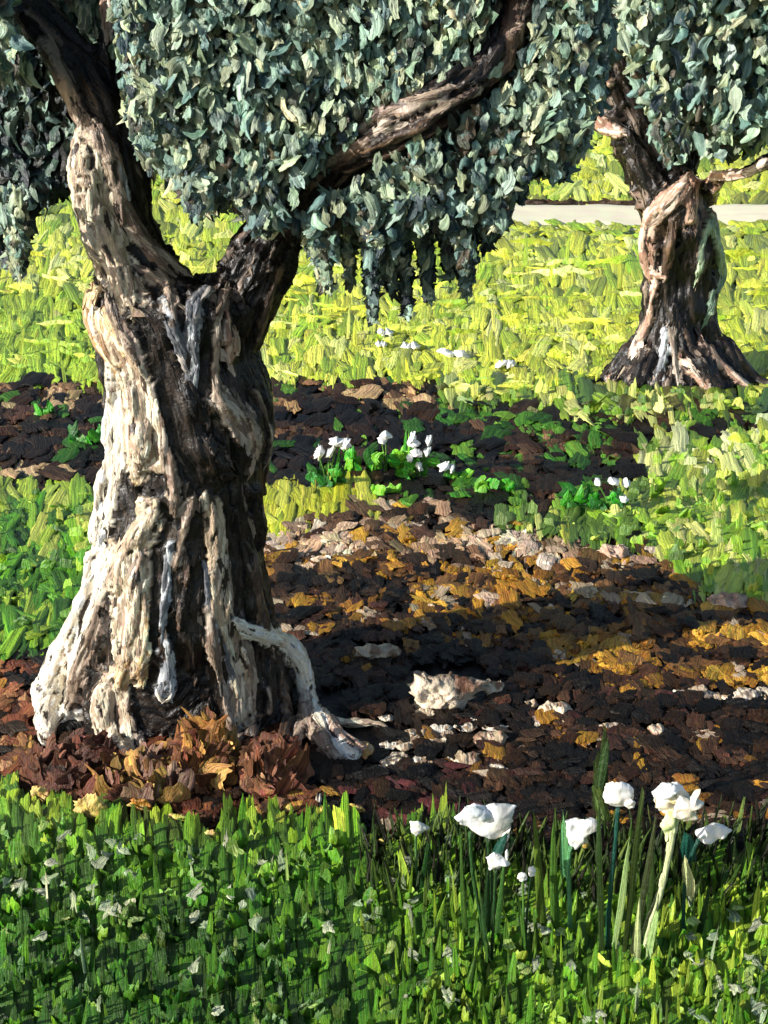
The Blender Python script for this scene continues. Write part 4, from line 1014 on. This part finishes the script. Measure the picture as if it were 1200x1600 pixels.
lily((775, 1520), 'small white flower hanging just below the largest bloom',
     [([(760, 1340), (772, 1332), (782, 1336), (797, 1350), (786, 1352), (778, 1358), (764, 1358)], 0.022, WH, 0.0, CR), (oval(792, 1336, 3, 8), 0.008, WH, 0, CR)],
     [([(775, 1356), (772, 1420), (768, 1500)], 0.004, 0.004, DKG)], [(765, 1520, 750, 1400, 10, DKG)])
lily((822, 1500), 'pair of tiny white buds low in the grass between larger blooms',
     [(oval(816, 1370, 8, 7), 0.014, WH, 0, CR), (oval(831, 1361, 6, 8), 0.014, WH, 0, CR)],
     [([(817, 1374), (818, 1430), (818, 1490)], 0.003, 0.003, (90, 130, 50)), ([(831, 1368), (824, 1420), (820, 1490)], 0.003, 0.003, DKG)], [(820, 1490, 812, 1400, 8, (70, 116, 40))])
lily((655, 1400), 'small pale white flower alone at the edge of the maroon soil',
     [([(640, 1284), (654, 1282), (672, 1294), (660, 1300), (650, 1308), (642, 1298)], 0.02, (240, 238, 228), 0, (214, 218, 200))],
     [([(650, 1304), (650, 1350), (652, 1420)], 0.004, 0.004, (86, 130, 70))], [(660, 1400, 668, 1320, 14, (40, 84, 34)), (640, 1400, 622, 1330, 16, (150, 176, 60))])

# tall dark leaf pair standing in the soil behind the lilies
def leafy(base, label, leaves, heads=(), name='leafy_plant', cat='plant', group=None):
    bp = ground(*base); D = float(bp[1]); root = thing(name, tuple(float(v) for v in bp), label, cat, group)
    for lf in leaves:
        kind = lf[6] if len(lf) > 6 else 'pat'
        link('leaf', leaf_mesh([lf[:6]], D, root, kind), M_GRASS, root)
    for hx, hy, a, b in heads:
        link('stem', stem_mesh([(hx, hy + b), ((hx + base[0]) / 2, (hy + base[1]) / 2), (base[0] + (hx - base[0]) * 0.4, base[1])], D, 0.004, 0.005, (90, 140, 50), root), M_GRASS, root)
        me, c = blob(oval(hx, hy, a, b, 12, 0.36, random.uniform(-.6, .6)), D - 0.02, 0.09, (250, 250, 248), 'petal', root, C2=(236, 236, 230), ragged=0.12); link('petal', me, M_PETAL, root)
leafy((938, 1290), 'dark green upright leaf standing in the soil above the white flowers',
      [(938, 1290, 940, 1165, 24, (52, 66, 30), 'stroke'), (944, 1285, 932, 1225, 18, (66, 84, 36), 'stroke'), (936, 1230, 950, 1160, 14, (44, 70, 30), 'blade')])
GR, GL, GD = (62, 150, 30), (110, 180, 40), (28, 92, 28)
def tuft(cx, cy, w_, h_, n=9, cols=(GR, GL, GD)):
    o = []
    for i in range(n):
        x = cx + random.uniform(-w_, w_) * 0.5; y = cy - random.random() * h_ * 0.5
        o.append((x, y, x + random.uniform(-14, 14), y - random.uniform(12, 26), random.uniform(12, 24), random.choice(cols), random.choice(['curl', 'flick', 'blade', 'stroke'])))
    return o
MB = 'white flowers growing in the dark bed'
leafy((512, 768), 'white flowering plant nearest the big trunk in the dark bed', tuft(512, 765, 50, 50, 12, (GR, GD, (40, 120, 36))) + [(505, 765, 500, 712, 6, GD, 'blade'), (522, 760, 530, 700, 6, GR, 'blade')], [(500, 707, 6, 12), (515, 708, 6, 10), (526, 690, 12, 6), (540, 694, 9, 9)], 'flowering_plant', 'flower', MB)
leafy((570, 745), 'low bright green leaf clump between two flowering plants', tuft(568, 742, 60, 40, 10))
leafy((604, 742), 'white flowering plant with a single twin bloom in the dark bed', tuft(604, 748, 34, 36, 6), [(603, 680, 10, 6), (597, 688, 7, 5)], 'flowering_plant', 'flower', MB)
leafy((646, 752), 'white flowering plant with the most blooms in the dark bed', tuft(648, 750, 60, 60, 13, (GR, GL, (50, 130, 30))) + [(632, 745, 632, 672, 6, GR, 'blade'), (640, 745, 638, 680, 5, GL, 'blade')], [(644, 684, 6, 10), (646, 694, 9, 6), (671, 688, 6, 7), (652, 708, 10, 6), (668, 706, 5, 8), (640, 716, 5, 5), (655, 728, 5, 8)], 'flowering_plant', 'flower', MB)
leafy((704, 755), 'white flowering plant at the right end of the flower row', tuft(706, 756, 34, 16, 5, (GL, GR)), [(694, 729, 12, 6), (706, 732, 6, 6)], 'flowering_plant', 'flower', MB)
leafy((592, 780), 'flat bright leaf clump on the bed edge above the yellow grass', tuft(590, 782, 40, 20, 6, (GL, (120, 186, 40))))
leafy((770, 775), 'low leafy sprig lying on the dark bed right of the flower row', tuft(765, 772, 60, 20, 8, (GR, (96, 160, 36))))
leafy((905, 800), 'dark leafy plant at the right edge of the bed', tuft(905, 802, 50, 50, 12, (GD, GR, (50, 110, 36))))
leafy((960, 805), 'leafy plant with three white blooms beside the sunny right grass', tuft(955, 808, 60, 50, 12, (GD, (70, 124, 40), GR)), [(958, 751, 9, 5), (978, 755, 5, 6), (934, 753, 5, 4), (974, 778, 6, 5)], 'flowering_plant', 'flower', MB)
leafy((140, 700), 'small green sprig in the dark bed left of the big trunk', tuft(136, 706, 50, 56, 10, (GR, (60, 120, 30), GD)))
leafy((66, 655), 'tiny green sprig in the dark bed at the far left', tuft(66, 660, 30, 26, 5, (GR, GD)))
DA = 'white daisies in the far lawn'
for (x, y, a, lb) in [(602, 518, 12, 'white daisies under the hanging sprays, uppermost of the far lawn patches'), (642, 540, 12, 'white daisy patch just right of the uppermost far lawn patch'), (710, 552, 20, 'widest low white daisy patch in the middle of the far lawn'), (790, 568, 15, 'white daisy patch nearest the second tree on the far lawn'), (596, 538, 8, 'small white daisy patch below the uppermost one on the far lawn')]:
    leafy((x, y + 14), lb, tuft(x, y + 16, 24, 8, 4, ((200, 208, 70), (180, 190, 60))), [(x - a * 0.5, y, a * 0.7, 5), (x + a * 0.5, y + 1, a * 0.6, 6)], 'daisy', 'flower', DA)

# sun flecks on the soil, built as pale, rough topped lumps
ST = 'pale sun-fleck lumps scattered on the dark soil'
def sunfleck_lump(outline, thick, label, c1=(226, 206, 176), c2=(150, 116, 88)):  # gives a patch of sun a solid shape and pale colour
    o = np.array(outline, float); o[:, 1] = o[:, 1].max() + (o[:, 1] - o[:, 1].max()) * 0.82; outline = o; cx = o[:, 0].mean(); by = o[:, 1].max()
    b = ground(cx, by); D = float(b[1]) + thick * 0.5
    me, c = blob(outline, D, thick * 1.6, c1, 'sunfleck_lump', None, C2=c2, ragged=0.13)
    co = np.zeros(len(me.vertices) * 3, np.float32); me.vertices.foreach_get('co', co); co = co.reshape(-1, 3).astype(float)
    co += (np.stack([vnoise(co * 70), vnoise(co * 70 + 9), vnoise(co * 55 + 5)], -1) - .5) * thick * 0.3; co = co - b; me.vertices.foreach_set('co', co.ravel())
    ob = link('sunfleck_lump', me, M_SUNFLECK); ob.location = b
    return tag(ob, label, 'sunfleck_lump', ST)
def rag(cx, cy, a, b): return [(cx - a, cy - b * .4), (cx - a * .5, cy - b), (cx, cy - b * .8), (cx + a * .6, cy - b), (cx + a, cy - b * .3), (cx + a * .75, cy + b * .5), (cx + a * .3, cy + b), (cx, cy + b * .4), (cx - a * .5, cy + b * .9), (cx - a * .8, cy + b * .3)]
sunfleck_lump(rag(592, 1018, 36, 16), 0.05, 'long cream sun-fleck lump right of the arched root, uppermost of the lumps')
sunfleck_lump([(646, 1060), (652, 1044), (700, 1046), (752, 1056), (756, 1072), (738, 1078), (726, 1104), (690, 1110), (640, 1110), (648, 1090)], 0.07, 'largest lump, blocky with a cream top and brown face', (228, 208, 180), (112, 76, 54))
sunfleck_lump(rag(772, 1074, 17, 15), 0.05, 'round cream sun-fleck lump touching the right end of the largest lump')
sunfleck_lump(rag(868, 1110, 26, 14), 0.05, 'cream sun-fleck lump with a dark underside, midway across the soil')
sunfleck_lump(rag(828, 1100, 12, 7), 0.03, 'small flat cream sun-fleck lump left of the midway lump')
sunfleck_lump(rag(960, 1138, 26, 9), 0.035, 'low ragged cream sun-fleck lump right of the midway lump')
sunfleck_lump(rag(1026, 1142, 14, 13), 0.045, 'rounded cream sun-fleck lump at the end of the low ragged lump')
sunfleck_lump(rag(1090, 1088, 34, 10), 0.04, 'long grey cream sun-fleck lump lying flat near the right edge', (196, 180, 158), (120, 104, 90))
sunfleck_lump(rag(1165, 1088, 20, 14), 0.05, 'pale domed sun-fleck lump by the right edge of the soil', (220, 204, 184), (160, 140, 120))
sunfleck_lump(rag(1198, 1094, 12, 12), 0.05, 'cream sun-fleck lump cut off by the right edge of the picture')
sunfleck_lump(rag(764, 1156, 30, 14), 0.05, 'beige drooping sun-fleck lump below the round cream one', (206, 180, 148), (140, 108, 84))
sunfleck_lump(rag(730, 1186, 22, 13), 0.045, 'beige sun-fleck lump below and left of the drooping lump', (196, 170, 140), (128, 98, 76))
sunfleck_lump(rag(672, 1196, 18, 9), 0.04, 'small tan sun-fleck lump below the root tip, in the lowest row', (206, 182, 152), (140, 112, 88))
sunfleck_lump(rag(622, 1186, 18, 10), 0.04, 'small cream sun-fleck lump just right of the ochre root end')
sunfleck_lump(rag(700, 1150, 14, 8), 0.035, 'small grey beige sun-fleck lump between root tip and drooping lump', (186, 164, 140), (110, 90, 74))
sunfleck_lump(rag(792, 1208, 22, 6), 0.03, 'thin cream sun-fleck lump, lowest on the dark soil')
sunfleck_lump(rag(1108, 954, 12, 6), 0.05, 'small white sun-fleck lump below the sunny right grass', (240, 232, 220), (200, 180, 160))
sunfleck_lump(rag(960, 862, 24, 14), 0.08, 'pinkish sun-fleck lump at the tip of the green grass', (220, 186, 160), (190, 150, 124))
sunfleck_lump(rag(1140, 940, 34, 15), 0.08, 'broad pinkish sun-fleck lump under the right grass edge', (216, 184, 158), (184, 148, 122))
sunfleck_lump(rag(560, 1172, 24, 14), 0.06, 'ochre striped sun-fleck lump leaning on the root end', (186, 134, 72), (206, 186, 150))
sunfleck_lump(rag(498, 1250, 5, 14), 0.02, 'tiny upright pale sun-fleck chip below the arched root', (214, 206, 190), (160, 140, 120))

sunfleck_lump(rag(648, 1152, 14, 7), 0.03, 'flat pale sun-fleck lump touching the end of the long thin root')
sunfleck_lump(rag(655, 1212, 8, 6), 0.02, 'tiny cream sun-fleck lump above the maroon soil')
sunfleck_lump(rag(600, 1048, 10, 6), 0.025, 'tiny cream sun-fleck lump just below the uppermost long lump')
sunfleck_lump(rag(884, 1132, 10, 8), 0.025, 'small hanging cream sun-fleck lump under the midway lump')
sunfleck_lump(rag(720, 1128, 12, 6), 0.025, 'small brown grey lump right under the largest lump', (170, 146, 120), (120, 96, 78))
sunfleck_lump(rag(834, 1180, 12, 7), 0.025, 'small dull lump between the thin lowest lump and the soil middle', (150, 122, 98), (110, 84, 66))
for cx, cy, a_, b_ in FLECK_CHIPS:
    right = cx > 1000
    ob = sunfleck_lump(rag(cx, cy, a_, b_), 0.03, 'tiny ragged cream sun-fleck chip in the low streak of chips at the right edge' if right else 'tiny ragged cream sun-fleck chip lying loose in the trail beside the root', random.choice([(232, 212, 182), (214, 190, 158), (240, 228, 206)]), (164, 134, 104))
    ob.location.z += 0.012
    ob.name = 'sunfleck_chip'; ob['group'] = 'cream sun-fleck chips in a low streak at the right edge' if right else 'cream sun-fleck chips trailing from the root across the dark soil'
# yellow fallen leaves on the grass edge
YL = 'yellow leaves along the front grass edge'
def leaf_thing(cx, cy, a, b, label, c=(226, 178, 84), rot=0.0):
    n = 5; bp = ground(cx, cy + b); D = float(bp[1])
    root = thing('fallen_leaf', tuple(float(v) for v in bp), label, 'leaf', YL)
    me, _ = blob(oval(cx, cy, a, b, 12, 0.22, rot), D, 0.022, c, 'blade', root, C2=(238, 204, 120), ragged=0.08); link('blade', me, M_GRASS, root)
    st = stem_mesh([(cx, cy + b * 0.6), (cx + 3, cy + b + 6), (cx + 5, cy + b + 16)], D, 0.003, 0.002, (150, 120, 50), root); link('stem', st, M_GRASS, root)
leaf_thing(52, 1207, 24, 7, 'long yellow leaf highest on the left, on dark earth', (214, 164, 78), -0.15)
leaf_thing(62, 1242, 17, 13, 'yellow leaf below the long left leaf', (222, 180, 96))
leaf_thing(140, 1262, 26, 19, 'largest cupped yellow leaf at the left of the grass edge', (222, 190, 104))
leaf_thing(92, 1228, 12, 9, 'small olive yellow leaf between two larger left leaves', (196, 180, 84))
leaf_thing(238, 1240, 20, 15, 'bright ochre leaf below the front root', (218, 168, 70), 0.3)
leaf_thing(222, 1262, 22, 13, 'orange brown leaf under the bright ochre leaf', (186, 126, 46), 0.5)
leaf_thing(276, 1280, 16, 9, 'lime yellow leaf right of the orange brown leaf', (214, 206, 90))
leaf_thing(330, 1307, 13, 11, 'round golden leaf lowest of the yellow leaves', (232, 190, 84))
leaf_thing(552, 1268, 16, 11, 'golden leaf on a green tuft beside the maroon soil', (220, 184, 84))
leaf_thing(602, 1312, 30, 9, 'wide olive yellow leaf left of the small white flower', (176, 182, 60))
leaf_thing(505, 1272, 9, 10, 'small golden bud leaf midway along the grass edge', (222, 186, 90))
leaf_thing(452, 1266, 8, 9, 'small yellow green bud leaf below the rusty heap', (206, 196, 84))
